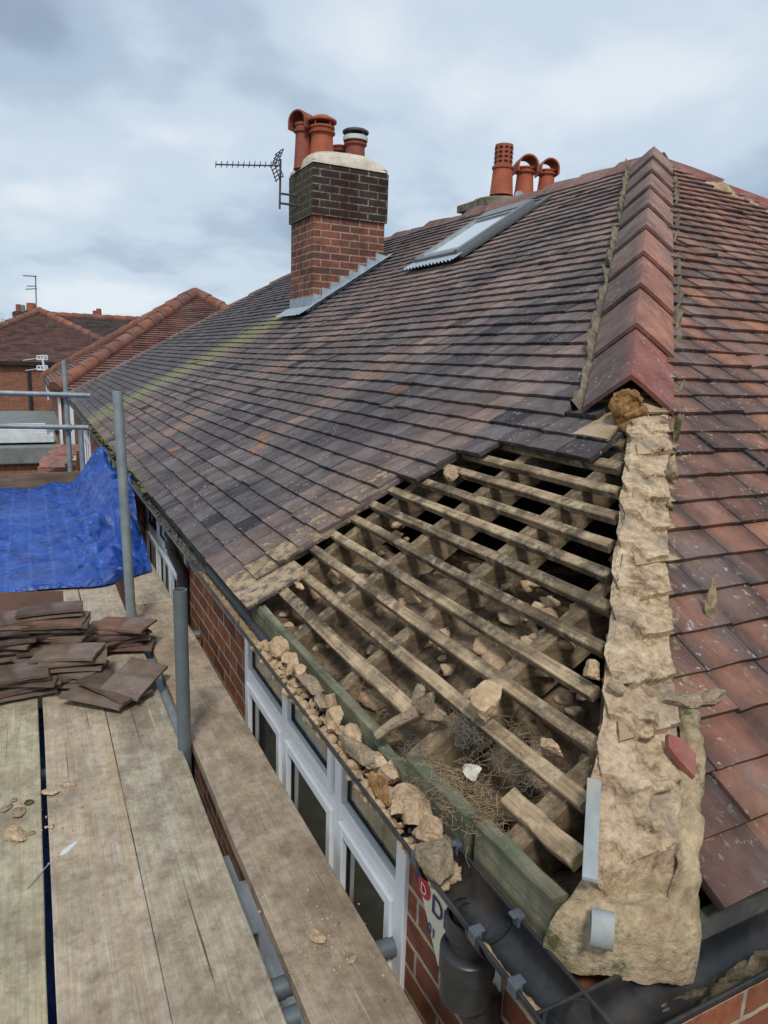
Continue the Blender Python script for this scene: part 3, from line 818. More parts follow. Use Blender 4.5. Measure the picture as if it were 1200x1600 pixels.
# fascia boards (weathered, in three lengths) and the hidden run of fascia
def fascia(p0, p1, th=.028, h=.12, seed=0, top=.0, name='fascia_board'):
    mb = MB(); bar(mb, V(p0), V(p1), th, h, V((1, 0, 0)), V((0, 0, 1)), seed, 14, (1, 1, 1)); return mb.build(name, MT['fascia'], house, cols=True)
fascia((.709, 1.40, .522), (.709, 2.45, .522), seed=130)
fascia((.716, 1.25, .495), (.714, 1.41, .500), .03, .07, 131)
fascia((.736, 1.028, .535), (.728, 1.262, .530), .034, .11, 132)
fascia((.742, .775, .540), (.740, .995, .538), .034, .12, 133)
mb = MB(); mb.box((.70, 2.45, .37), (.728, YE+LL-.02, .505)); mb.build('fascia_board', MT['gutter_old'], house)
mb = MB(); mb.box((.86, YE+.04, .37), (XE+2*RR, YE+.068, .50)); mb.build('fascia_board', MT['gutter_old'], house)
mb = MB(); mb.box((.705, YE+.09, .372), (.775, YE+LL, .384)); mb.build('soffit', MT['upvc'], house)

# ------------------------------------------------------------------ walls and windows
WX = .76; WZ0, WZ1 = -2.0, .40
YW = .715
def wallpiece(mb, y0, y1, z0, z1, x0=WX, x1=WX+.25): mb.box((x0, y0, z0), (x1, y1, z1))
WIN = [(1.31, 2.765, -.95, .385), (4.02, 5.6, -.95, .385), (7.9, 9.3, -.95, .385), (11.2, 12.6, -.95, .385)]
mb = MB(); y = YW
for (a, b, z0, z1) in WIN:
    wallpiece(mb, y, a, WZ0, WZ1); wallpiece(mb, a, b, WZ0, z0); y = b
wallpiece(mb, y, YE+LL-.1, WZ0, WZ1)
mb.box((WX+.25, YW, WZ0), (XE+2*RR-.1, YW+.25, WZ1))
mb.build('wall', MT['brick'], house)
mb = MB(); mb.box((WX+.22, YW+.3, -2), (WX+.24, YE+LL-.4, .36)); mb.build('inner_wall', MT['soot_shade'], house)

def rail(mb, y0, y1, z0, z1, x, dx): mb.box((x, y0, z0), (x+dx, y1, z1))
def window(y0, y1, z0, z1, muls, zt, x=WX-.012):
    """casement window: outer frame, mullions, transom, sashes, panes"""
    mb = MB(); fwid = .05; muls = sorted(muls)
    rail(mb, y0, y0+fwid, z0, z1, x, .06); rail(mb, y1-fwid, y1, z0, z1, x, .06)
    rail(mb, y0+fwid, y1-fwid, z1-fwid, z1, x+.002, .056); rail(mb, y0+fwid, y1-fwid, z0, z0+fwid, x+.002, .056)
    for m in muls: rail(mb, m-.025, m+.025, z0+fwid, z1-fwid, x+.001, .058)
    edges = [y0+fwid]+[e for m in muls for e in (m-.025, m+.025)]+[y1-fwid]
    bays = [(edges[i], edges[i+1]) for i in range(0, len(edges), 2)]
    for a, b in bays: rail(mb, a, b, zt-.025, zt+.025, x+.003, .054)
    fr = mb.build('window', MT['upvc'], house, bev=.003)
    for i, (a, b) in enumerate(bays):
        for (c, d, up) in ((zt+.025, z1-fwid, 1), (z0+fwid, zt-.025, 0)):
            sash = up and i == 1 or not up
            q = .036 if sash else .014
            if sash:
                s = MB(); g = .003; xo = x-.010; dx = .05
                rail(s, a+g, a+q, c+g, d-g, xo, dx); rail(s, b-q, b-g, c+g, d-g, xo, dx)
                rail(s, a+q, b-q, c+g, c+q, xo+.001, dx); rail(s, a+q, b-q, d-q, d-g, xo+.001, dx)
                o = s.build('sash', MT['upvc'], None, bev=.003); o.parent = fr
            s = MB(); qq = q+.006
            xo = x+.0075 if sash else x+.016
            s.m = 0
            rail(s, a+q, a+qq, c+q, d-q, xo, .02); rail(s, b-qq, b-q, c+q, d-q, xo, .02)
            rail(s, a+qq, b-qq, c+q, c+qq, xo, .02); rail(s, a+qq, b-qq, d-qq, d-q, xo, .02)
            o = s.build('seal', MT['seal'], None); o.parent = fr
            s = MB(); rail(s, a+qq, b-qq, c+qq, d-qq, xo+.006, .008)
            o = s.build('pane', MT['glass_up'] if up else MT['glass'], None); o.parent = fr
    # cills
    mb = MB(); mb.box((x-.05, y0-.02, z0-.035), (x+.02, y1+.02, z0-.001)); o = mb.build('sill', MT['upvc'], None); o.parent = fr
    return fr
window(*WIN[0], [2.24, 1.74], .095)
for w in WIN[1:]: window(*w, [w[0]+.5, w[0]+1.02], .095)

# ------------------------------------------------------------------ gutters
GX, GZ, GR = .657, .470, .045
def gutter_run(name, mat, c0, c1, side, up=V((0, 0, 1)), r=GR, th=.003, n=14, cut=None):
    """half round channel from c0 to c1, side = horizontal unit vector across"""
    mb = MB()
    pts = [(math.cos(math.pi*k/n), -math.sin(math.pi*k/n)) for k in range(n+1)]
    prof = [(a*r, b*r) for a, b in pts]+[(a*(r-th), b*(r-th)) for a, b in pts[::-1]]
    rings = []
    m = max(2, int((c1-c0).length/.12))
    for i in range(m+1):
        f = i/m; c = c0+(c1-c0)*f
        rings.append([mb.vert(c+side*a+up*b) for a, b in prof])
    q = len(prof)
    for i in range(m):
        for k in range(q):
            k2 = (k+1) % q; mb.face((rings[i][k], rings[i][k2], rings[i+1][k2], rings[i+1][k]))
    mb.face(rings[0]); mb.face(rings[-1][::-1])
    for sg in (-1, 1): mb.path([c0+side*(sg*(r+.001))+up*.001, c1+side*(sg*(r+.001))+up*.001], .0042, 8)
    return mb.build(name, mat, house, 'auto')
sx_ = V((1, 0, 0)); sy_ = V((0, 1, 0))
def gc(Y): return V((GX, Y, GZ+.010*math.sin((Y-.6)*.5)*sm(1.5, 3, Y)*0))
gutter_run('gutter', MT['gutter'], gc(.60), gc(3.2), sx_)
gutter_run('gutter', MT['gutter_old'], gc(3.2), gc(YE+LL+.1), sx_, r=GR-.001)
GY = .618
gutter_run('gutter', MT['gutter'], V((GX-.045, GY, GZ-.002)), V((XE+2*RR, GY, GZ-.002)), sy_, r=GR+.001)
# corner angle
mb = MB(); mb.lathe(V((GX-.0, GY, GZ-.055)), [(.012, 0), (.045, .02), (.055, .05), (.055, .056), (.050, .056), (.047, .045), (.03, .02), (.001, .014)], 20)
mb.build('gutter_angle', MT['gutter'], house, 'auto')
# outlet with downpipe
PY = .905
mb = MB()
mb.lathe(V((GX, PY, GZ-.20)), [(.036, .0), (.036, .12), (.0445, .125), (.0445, .160), (.0395, .162)], 28, cap=False)
mb.lathe(V((GX, PY, GZ-.0465)), [(.0335, 0), (.0335, .006), (.026, .008)], 28, cap=False)
mb.build('gutter_outlet', MT['pipe'], house, 'auto')
mb = MB(); mb.lathe(V((GX, PY, GZ-.044)), [(.001, .0), (.030, .0012), (.0305, .0)], 28, cap=False); mb.build('outlet_hole', MT['soot_shade'], house)  # black disc, the shade down the outlet put in as colour
mb = MB()
sw = [V((GX-.0, PY, GZ-.12)), V((GX, PY, GZ-.19)), V((GX+.02, PY+.01, GZ-.235)), V((GX+.066, PY+.03, GZ-.27)), V((GX+.066, PY+.03, -1.9))]
mb.path(sw, .036, 20)
for k, (z, r) in enumerate(((GZ-.215, .041), (GZ-.26, .041))): pass
mb.lathe(V((GX, PY, GZ-.215)), [(.036, 0), (.048, .004), (.048, .06), (.052, .062), (.052, .105), (.049, .108), (.036, .11)], 28, cap=False)
mb.build('downpipe', MT['pipe'], house, 'auto')
mb = MB(); a = on_z(850, 1590, .40)
mb.path([V((GX+.03, GY+.03, GZ-.06)), V((GX+.05, GY+.05, GZ-.2)), V((GX+.09, GY+.085, GZ-.45))], .034, 18); mb.build('corner_pipe', MT['clip'], house, 'auto')
# union clips on the lips
def clip(name, P, side, sg):
    mb = MB(); d = sx_ if side is sy_ else sy_
    mb.obox(P-d*.011+V((0, 0, -.014))+side*(-.007), d*.022, side*.016, V((0, 0, .024)))
    mb.obox(P-d*.009+V((0, 0, .006))+side*(-.010+sg*.007), d*.018, side*.020, V((0, 0, .006)))
    mb.build(name, MT['clip'], house, bev=.003)
for (x, y) in ((656, 1335), (741, 1456), (797, 1540)):
    P = on_z(x, y, GZ+.006); clip('gutter_clip', V((GX-GR, P.y, GZ)), sx_, 1)
    if y != 1540:
        # union strap hugging the channel
        mb = MB(); n_ = 14
        for k in range(n_):
            a0, a1 = math.pi*k/n_, math.pi*(k+1)/n_
            for q in ((GR+.002, GR+.006),):
                pts = []
                for a in (a0, a1):
                    for r in q: pts.append((GX-math.cos(a)*r, GZ-math.sin(a)*r))
                P0 = [V((pts[0][0], P.y-.02, pts[0][1])), V((pts[0][0], P.y+.02, pts[0][1])), V((pts[2][0], P.y+.02, pts[2][1])), V((pts[2][0], P.y-.02, pts[2][1]))]
                P1 = [V((pts[1][0], P.y-.02, pts[1][1])), V((pts[1][0], P.y+.02, pts[1][1])), V((pts[3][0], P.y+.02, pts[3][1])), V((pts[3][0], P.y-.02, pts[3][1]))]
                mb.hexa(P0+P1)
        mb.build('gutter_union', MT['pipe'], house)
        mb = MB()
        for k in range(n_):
            a0, a1 = math.pi*k/n_, math.pi*(k+1)/n_
            pp = [(GX-math.cos(a)*r, GZ-math.sin(a)*r) for a in (a0, a1) for r in (GR-.0035, GR-.0065)]
            P0 = [V((pp[i_][0], P.y+s_*.005+.012, pp[i_][1])) for i_, s_ in ((0, -1), (0, 1), (2, 1), (2, -1))]
            P1 = [V((pp[i_][0], P.y+s_*.005+.012, pp[i_][1])) for i_, s_ in ((1, -1), (1, 1), (3, 1), (3, -1))]
            mb.hexa(P0+P1)
        mb.build('gutter_seal', MT['seal'], house)
for (x, y) in ((735, 1312), (822, 1425)):
    P = on_z(x, y, GZ+.006); clip('gutter_clip', V((GX+GR, P.y, GZ+.001)), sx_, -1)
# dust lying in the gutter
def gdust(name, y0, y1, ang0, ang1, mat, h=.007, seed=0, r=GR-.004):
    mb = MB(); L_ = y1-y0
    def fn(u, v):
        Y = y0+u*L_; a = ang0+(ang1-ang0)*v
        e = min(1, v/.2, (1-v)/.2, u/.08, (1-u)/.08)
        hh = (h*(.9+1.5*fb(Y*22, a*2, seed, 1., 5)))*e-.003*(1-e)+.002*nz(Y*60, a*9)
        return V((GX-math.cos(a)*(r-hh), Y+.012*nz(a*3, Y*6, seed), GZ-math.sin(a)*(r-hh)))
    mb.grid(max(20, int(L_/.008)), 16, fn); return mb.build(name, mat, house, True)
gdust('gutter_dust', 2.10, 3.15, .25, 1.9, MT['dust'], .010, 3)
gdust('gutter_dust', .62, on_z(735, 1470, GZ-.04).y-.02, .45, 1.15, MT['dust'], .006, 8)
gdust('gutter_silt', 3.1, 8.5, .3, 2.4, MT['gutter_old'], .02, 12)
# moss along the far eave
mb = MB(); r3 = random.Random(11)
for i in range(150):
    Y = r3.uniform(4.6, 9.5); s = r3.uniform(.012, .034)
    mb.lump(V((XE-.012+r3.uniform(-.03, .04), Y, ZE+.0+r3.uniform(-.02, .02))), (s, s*1.3, s*.7), 300+i, r3.random()*3, .9, 2)
o = mb.build('moss', MT['moss'], house, True); o['kind'] = 'stuff'
# dirt and moss on the right gutter
mb = MB()
def fn(u, v):
    X = .80+u*1.6; a = .35+1.5*v; e = min(1, v/.2, (1-v)/.2, u/.1, (1-u)/.1)
    hh = (.014*(.8+1.7*fb(X*17, a*2, 6., 1., 5)))*e-.004*(1-e)
    return V((X, GY-math.cos(a)*(GR-.003-hh), GZ-.002-math.sin(a)*(GR-.003-hh)))
mb.grid(160, 18, fn); mb.build('gutter_dust', MT['gsilt'], house, True)

# black downpipe with offset bends by the second window
mb = MB(); a = on_x(263, 838, .70)
P1 = V((.675, 4.0, .42)); 
mb.path([P1, P1+V((0, 0, -.12)), P1+V((.05, -.0, -.25)), P1+V((.05, 0, -2.3))], .034, 14)
mb.lathe(P1+V((0, 0, -.10)), [(.035, 0), (.043, .004), (.043, .05), (.035, .055)], 18, cap=False)
mb.build('downpipe', MT['pipe'], house, 'auto')

# ------------------------------------------------------------------ chimney on the left slope
CX0, CX1, CY0, CY1 = 2.82, 3.66, 7.53, 8.25
mb = MB(); mb.box((CX0, CY0, 1.6), (CX1, CY1, 2.885))
ch = mb.build('chimney', MT['brick_ch'], house)
mb = MB(); e = .022
mb.obox((CX0-e, CY0-e, 2.885), (CX1-CX0+2*e, 0, 0), (0, CY1-CY0+2*e, 0), (0, 0, .50))
mb.mi = [0, 0, 0, 0, 0, 1]
mb.obox((CX0-e+.012, CY0-e+.012, 3.385), (CX1-CX0+2*e-.024, 0, 0), (0, CY1-CY0+2*e-.024, 0), (0, 0, .045))
mb.mi[6:] = [0, 0, 0, 0, 0, 1]
o = mb.build('chimney_head', [MT['brick_dk'], MT['brick_moss']], None); o.parent = ch
mb = MB()
def fn(u, v):
    x = CX0-.02+u*(CX1-CX0+.04); y = CY0-.02+v*(CY1-CY0+.04)
    a, b = u*2-1, v*2-1
    e = max(0, 1-abs(a)**3.2)*max(0, 1-abs(b)**3.2)
    h = .17*e**.55+.012*fb(x*6, y*6, 2)
    if min(u, v, 1-u, 1-v) < .001: return V((x, y, 3.40))
    return V((x, y, 3.425+h))
mb.grid(34, 34, fn); o = mb.build('flaunching', MT['flaunch'], None, True); o.parent = ch
# stepped lead flashing
mb = MB()
nst = 8
for i in range(nst):
    x0 = CX0+(CX1-CX0)*i/nst-.01; x1 = x0+(CX1-CX0)/nst+.025
    zb = ZE+T*(x0-XE); 
    mb.hexa([V((x0, CY0-.012-.002*i, zb-.02)), V((x1, CY0-.012-.002*i, zb+T*(x1-x0)-.02)), V((x1, CY0+.005, zb+T*(x1-x0)-.02)), V((x0, CY0+.005, zb-.02)),
             V((x0+.015, CY0-.008-.002*i, zb+.185)), V((x1, CY0-.008-.002*i, zb+.165)), V((x1, CY0+.005, zb+.165)), V((x0+.015, CY0+.005, zb+.185))])
zb = ZE+T*(CX0-XE)
mb.hexa([V((CX0-.012, CY0-.03, zb-.03)), V((CX0-.008, CY1+.03, zb-.03)), V((CX0+.004, CY1+.03, zb-.03)), V((CX0+.004, CY0-.03, zb-.03)), V((CX0-.008, CY0-.02, zb+.15)), V((CX0-.008, CY1+.01, zb+.15)), V((CX0+.004, CY1+.01, zb+.15)), V((CX0+.004, CY0-.02, zb+.15))][::1])
dp = (CX0-XE)
mb.grid(8, 20, lambda u, v: LS(dp-.16+.16*u, CY0-.10+.85*v, .055+.006*nz(u*9, v*14)))
mb.grid(30, 8, lambda u, v: LS(dp-.05+(CX1-CX0+.15)*u, CY0-.10+.11*v, .055+.006*nz(u*19, v*9)))
o = mb.build('flashing', MT['lead'], None, True); o.parent = ch; 
e_ = o.modifiers.new('split', 'EDGE_SPLIT'); e_.split_angle = R_(30)

def pot(parent, base, r, h, mat, style='rim'):
    mb = MB()
    pr = [(r*1.04, 0), (r*.98, .03), (r*.86, h*.55), (r*.82, h*.80), (r*1.0, h*.81), (r*1.02, h*.86), (r*.88, h*.87), (r*.88, h*.94), (r*.97, h*.95), (r*.97, h), (r*.72, h), (r*.72, h*.7)]
    if style == 'tall': pr = [(r*1.1, 0), (r*1.05, h*.05), (r*.9, h*.52), (r*1.0, h*.53), (r*1.0, h*.57), (r*.82, h*.58), (r*.82, h), (r*.66, h), (r*.66, h*.5)]
    mb.lathe(base, pr, 26)
    o = mb.build('chimney_pot', mat, None, 'auto'); o.parent = parent
    return o
def hood(pt, base, r, h, ang, mat):
    """half round hood over the mouth"""
    mb = MB(); c = V(base)+V((0, 0, h)); ax = V((math.cos(ang), math.sin(ang), 0)); sd = V((-ax.y, ax.x, 0))
    R2 = r*1.12; n_ = 12
    for k in range(n_):
        pp = []
        for a in (math.pi*k/n_, math.pi*(k+1)/n_):
            for q in (R2, R2*.86): pp.append(sd*(math.cos(a)*q)+V((0, 0, math.sin(a)*q*1.0)))
        A0 = [c-ax*R2*1.05+pp[1], c+ax*R2*1.05+pp[1], c+ax*R2*1.05+pp[3], c-ax*R2*1.05+pp[3]]
        A1 = [c-ax*R2*1.05+pp[0], c+ax*R2*1.05+pp[0], c+ax*R2*1.05+pp[2], c-ax*R2*1.05+pp[2]]
        mb.hexa(A0+A1)
    for sg in (-1, 1): mb.obox(c+sd*(sg*R2*.93)-sd*R2*.07-ax*R2*1.05+V((0, 0, -.07)), ax*R2*2.1, sd*R2*.14, V((0, 0, .07)))
    o = mb.build('pot_hood', mat, None, 'auto'); o.parent = pt
# pots (sub-parts live under the chimney; the hood is joined to its pot's level)
def on_dep(x, y, X=None, Y=None): return on_y(x, y, Y)
pA = on_y(474, 240, 7.98); pB = on_y(503, 230, 7.80); pC = on_y(531, 230, 8.05); pD = on_y(555, 238, 7.80)
mb = MB()
def cowl(mb, c, r, gap, rise):
    for k in range(5):
        a = 2*math.pi*k/5; q = V((math.cos(a)*r*.97, math.sin(a)*r*.97, 0)); mb.path([c+q, c+q+V((0, 0, gap))], .007, 6)
    mb.lathe(c+V((0, 0, gap)), [(r*1.16, 0), (r*1.16, .018), (r*1.0, .03), (r*.6, rise), (.002, rise*1.15)], 24)
pot(ch, V((pA.x, pA.y, 3.42)), .105, .46, MT['pot'])
o = pot(ch, V((pB.x, pB.y, 3.46)), .14, .37, MT['pot_o'])
pot(ch, V((pC.x, pC.y, 3.44)), .10, .30, MT['pot'])
pot(ch, V((pD.x, pD.y, 3.43)), .125, .34, MT['pot'])
mb = MB(); cowl(mb, V((pB.x, pB.y, 3.82)), .135, .055, .06); o = mb.build('chimney_cowl', MT['pot_o'], None, 'auto'); o.parent = ch
mb = MB(); cowl(mb, V((pD.x, pD.y, 3.76)), .125, .07, .04); o = mb.build('chimney_cowl', MT['aer'], None, 'auto'); o.parent = ch
mb = MB(); mb.lathe(V((pD.x, pD.y, 3.745)), [(.131, 0), (.137, .006), (.137, .045), (.131, .05), (.11, .05)], 24, cap=False); o = mb.build('cowl_band', MT['white'], None, 'auto'); o.parent = ch
class _P: pass
hood(ch, V((pA.x, pA.y, 3.42)), .105, .46, R_(212), MT['pot'])
# aerial on the chimney
tv = thing('tv_aerial', 'dark rake shaped television aerial on the side of the tall chimney', 'aerial', (CX0-.05, CY1, 3.0))
AY = 8.0
mp = on_y(437, 300, AY); mt = on_y(440, 252, AY); bt = on_y(338, 257, AY); br_ = on_y(432, 258, AY)
mb = MB(); mb.path([V((mp.x, AY, 2.99)), V((mp.x+.01, AY, mt.z+.02))], .012, 8); mb.path([V((mp.x, AY, 3.05)), V((CX0-.015, AY, 3.05))], .012, 8); mb.path([V((mp.x, AY, 3.15)), V((CX0-.015, AY, 3.15))], .012, 8); mb.build('mast', MT['aer'], tv)
mb = MB(); mb.path([bt, br_+V((.05, 0, 0))], .008, 8)
for k in range(12):
    q = bt+(br_-bt)*(k/11.); mb.path([q+V((-.015, -.055, .02)), q+V((.005, .055, -.015))], .0045, 5)
mb.build('boom', MT['aer'], tv)
mb = MB(); q = br_+V((-.03, 0, 0))
for s in (-1, 1):
    for k in range(4): mb.path([q+V((.02+.012*k, -.13, s*(.03+.035*k))), q+V((.02+.012*k, .13, s*(.03+.035*k)))], .006, 5)
    for y_ in (-.12, 0, .12): mb.path([q+V((.01, y_, 0)), q+V((.07, y_, s*.14))], .006, 5)
mb.build('reflector', MT['aer'], tv)

# ------------------------------------------------------------------ second chimney beyond the ridge
C2 = onray(772, 318, 9.3)
x0, y0 = C2.x-.18, C2.y-.12
mb = MB(); mb.box((x0, y0, 1.8), (x0+.80, y0+.62, C2.z-.06))
ch2 = mb.build('chimney', MT['brick_ch'], house)
mb = MB(); mb.box((x0-.05, y0-.05, C2.z-.06), (x0+.85, y0+.67, C2.z+.03)); 
mb.lathe(V((x0+.40, y0+.3, C2.z+.03)), [(.40, 0), (.36, .05), (.1, .09)], 20)
o = mb.build('flaunching', MT['point'], None, 'auto'); o.parent = ch2
for (x, yb, yt, r, mat, st) in ((783, 306, 226, .145, MT['pot_o'], 'tall'), (818, 308, 262, .135, MT['pot_o'], 'rim'), (852, 306, 266, .125, MT['pot_o'], 'rim')):
    b = on_y(x, yb, y0+.3); t_ = on_y(x, yt, y0+.3)
    pot(ch2, b, r, t_.z-b.z, mat, st)
    if st == 'rim': hood(ch2, b, r*.95, t_.z-b.z, R_(250), MT['pot_o'])
    else:
        mb = MB()
        for k in range(10):
            a = 2*math.pi*k/10
            for j in range(4):
                q = V((math.cos(a)*r*.83, math.sin(a)*r*.83, 0)); zz = t_.z-(t_.z-b.z)*(.07+.09*j)
                tg = V((-math.sin(a), math.cos(a), 0))
                mb.obox(b*1.0+q-tg*.022+V((0, 0, zz-b.z-.014)), tg*.044, q.normalized()*.004, V((0, 0, .022)))
        o = mb.build('pot_slots', MT['soot_shade'], None); o.parent = ch2  # black plates on the pot wall paint the shade of its openings
# round lead cowl disc by the ridge
mb = MB(); q = on_y(811, 312, 6.6); mb.lathe(q, [(.001, 0), (.085, .0), (.085, .02), (.001, .02)], 24, V((.35, -.93, .1)).normalized()); mb.build('vent_disc', MT['lead'], house)

# ------------------------------------------------------------------ roof window
def lsbox(mb, d0, d1, y0, y1, o0, o1):
    mb.hexa([LS(d0, y0, o0), LS(d1, y0, o0), LS(d1, y1, o0), LS(d0, y1, o0), LS(d0, y0, o1), LS(d1, y0, o1), LS(d1, y1, o1), LS(d0, y1, o1)])
s0, s1, w0, w1 = 2.68, 3.44, 5.40, 6.16
mb = MB()
lsbox(mb, s0, s1, w0, w0+.05, .02, .095); lsbox(mb, s0, s1, w1-.05, w1, .02, .095)
lsbox(mb, s0, s0+.06, w0+.05, w1-.05, .02, .085); lsbox(mb, s1-.12, s1, w0+.05, w1-.05, .02, .10)
sk = mb.build('roof_window', MT['rwframe'], house, bev=.006)
mb = MB()
lsbox(mb, s0+.06, s1-.12, w0+.05, w0+.08, .04, .088); lsbox(mb, s0+.06, s1-.12, w1-.08, w1-.05, .04, .088); lsbox(mb, s0+.06, s0+.09, w0+.08, w1-.08, .04, .083); lsbox(mb, s1-.15, s1-.12, w0+.08, w1-.08, .04, .088)
o = mb.build('sash', MT['alu'], None, bev=.003); o.parent = sk
mb = MB(); lsbox(mb, s0+.09, s1-.15, w0+.08, w1-.08, .05, .075); o = mb.build('pane', MT['skyglass'], None); o.parent = sk
mb = MB(); mb.grid(4, 90, lambda u, v: LS(s0-.09+.10*u, w0-.06+(w1-w0+.12)*v, .055+.010*math.sin(v*90)*(1-u)+.004*u)); o = mb.build('flashing', MT['lead'], None, True); o.parent = sk
mb = MB(); lsbox(mb, s0-.03, s1+.1, w0-.10, w0, .03, .05); o = mb.build('flashing_side', MT['dkplastic'], None); o.parent = sk
mb = MB(); lsbox(mb, s0-.03, s1+.1, w1, w1+.10, .03, .05); o = mb.build('flashing_side', MT['dkplastic'], None); o.parent = sk

# ------------------------------------------------------------------ company sign on the wall
sg_ = thing('sign_board', 'cream company sign with a red letter block fixed to the brick wall below the gutter', 'sign', (WX, 1.1, .1))
X_ = WX-.012
def wp(x, y): p = on_x(x, y, X_); return p
A_, B2 = wp(648, 1348), wp(684, 1508)
poly = [A_, B2, V((X_, B2.y-.22, B2.z+.0)), V((X_, B2.y-.22, A_.z+.02))]
mb = MB(); f = [mb.vert(p) for p in poly]; g = [mb.vert(p+V((.005, 0, 0))) for p in poly]
mb.face(f); mb.face(g[::-1])
for k in range(4): mb.face((f[k], g[k], g[(k+1) % 4], f[(k+1) % 4]))
mb.build('panel', MT['signw'], sg_)
def flat(name, pts, mat, dx):
    mb = MB(); f = [mb.vert(V((X_-dx, p[0], p[1]))) for p in pts]; g = [mb.vert(V((X_-dx+.001, p[0], p[1]))) for p in pts]
    mb.face(f); mb.face(g[::-1])
    for k in range(len(pts)): k2 = (k+1) % len(pts); mb.face((f[k], g[k], g[k2], f[k2]))
    return mb.build(name, mat, sg_)
def yz(x, y): p = wp(x, y); return (p.y, p.z)
flat('blue_flash', [yz(650, 1352), yz(652, 1378), yz(657, 1366), yz(657, 1352)], MT['signb'], .002)
c0 = yz(656, 1388); c1 = yz(672, 1413)
hh = .052; yl, zl = yz(655, 1391)
D = [(yl, zl), (yl, zl+hh)]+[(yl-.026-.026*math.sin(a), zl+hh/2+hh/2*math.cos(a)) for a in [math.pi*k/12 for k in range(13)]]
flat('letter_block', D, MT['signr'], .002)
def text(s, y, z, size, mat, dx=.003):
    cu = bpy.data.curves.new('t', 'FONT'); cu.body = s; cu.size = size; cu.extrude = .0006
    o = bpy.data.objects.new('t', cu); COL.objects.link(o)
    bpy.context.view_layer.update()
    me = bpy.data.meshes.new_from_object(o.evaluated_get(bpy.context.evaluated_depsgraph_get()))
    bpy.data.objects.remove(o)
    m = Matrix(((0, 0, -1, X_-dx), (-1, 0, 0, y), (0, 1, 0, z), (0, 0, 0, 1)))
    me.transform(m); me.materials.append(mat)
    q = bpy.data.objects.new('lettering', me); COL.objects.link(q); q.parent = sg_; q.matrix_parent_inverse = Matrix.Translation(-sg_.location)
    return q
text('D', yl-.012, zl+.012, .038, MT['signw'], .0045)
text('DE', yl-.060, zl-.004, .068, MT['signb'])
y_, z_ = yz(669, 1452); text('01', y_, z_, .036, MT['signb'])

# ------------------------------------------------------------------ loose mortar lumps lying in the gutter
GL = [(440, 1005, .050, 'lump', 'large pale block of mortar at the far end of the rubble in the gutter'),
      (458, 1032, .030, 'lump', 'small tan mortar lump just below the largest pale block in the gutter'),
      (452, 1048, .022, 'lump', 'little brown mortar lump on the gutter edge near the pale block'),
      (470, 1052, .028, 'lump', 'rounded sandy mortar lump before the long grey piece in the gutter'),
      (488, 1068, .046, 'lump_grey', 'long grey slab of old mortar lying along the gutter'),
      (500, 1095, .034, 'lump_grey', 'grey mortar piece at the near tip of the long grey slab'),
      (532, 1098, .036, 'lump', 'upright tan mortar lump leaning on the green fascia board'),
      (524, 1127, .034, 'lump', 'smooth sandy mortar lump beside the upright one in the gutter'),
      (535, 1143, .026, 'lump', 'small mortar lump under the smooth sandy one in the gutter'),
      (550, 1148, .028, 'lump', 'pale mortar lump beside the fascia break in the gutter'),
      (516, 1136, .022, 'lump', 'small brown mortar lump touching the outer gutter lip'),
      (566, 1180, .040, 'lump_grey', 'dark grey mortar shard lying lengthwise mid gutter'),
      (590, 1187, .034, 'lump', 'crumbly pinkish mortar lump beside the dark grey shard'),
      (612, 1206, .030, 'lump', 'pale crumbly mortar lump behind the orange tile shard'),
      (596, 1232, .026, 'lump_orange', 'curved orange shard standing against the gutter lip'),
      (634, 1254, .046, 'lump', 'big flat pale mortar lump above the heap nearest the outlet'),
      (656, 1272, .042, 'lump', 'tan mortar lump wedged between the big flat one and the near heap'),
      (668, 1302, .050, 'lump', 'rough tan top of the near mortar heap in the gutter'),
      (690, 1335, .050, 'lump_grey', 'mossy grey mortar lump at the near end of the heap beside the outlet')]
for i, (x, y, s, mt, lab) in enumerate(GL):
    P = on_z(x, y, GZ+.005+s*.25)
    P.x = min(max(P.x, GX-.03), GX+.03)
    mb = MB(); mb.cur = (1, 1, 1)
    sz = (s*.75, s*1.1, s*.72)
    if 'slab' in lab or 'shard lying' in lab: sz = (s*.6, s*1.9, s*.5)
    if 'curved' in lab: sz = (s*.35, s*1.5, s*1.1)
    if 'flat pale' in lab: sz = (s*.95, s*1.0, s*.55)
    if 'upright' in lab: sz = (s*.55, s*.9, s*1.1)
    mb.lump((0, 0, 0), sz, 400+i, rnd.uniform(-.5, .5), .8, 4)
    o = mb.build('mortar_lump', MT[mt], None, 'auto'); o.location = P
    tag(o, lab, 'mortar lump', 'mortar lumps lying in the gutter')
mb = MB()
for i in range(340):
    Y = rnd.uniform(on_z(700, 1360, GZ).y, on_z(430, 990, GZ).y); s = rnd.uniform(.004, .012) if i > 90 else rnd.uniform(.012, .021); a = rnd.uniform(.5, 2.3)
    mb.lump(V((GX-math.cos(a)*(GR-.006), Y, GZ+.004-math.sin(a)*(GR-.012))), (s, s*1.2, s*.8), 500+i, rnd.random()*3, .9, 2)
tag(mb.build('mortar_crumbs', MT['lump'], None, True), 'small mortar crumbs filling the gutter between the lumps', 'rubble', kind='stuff')

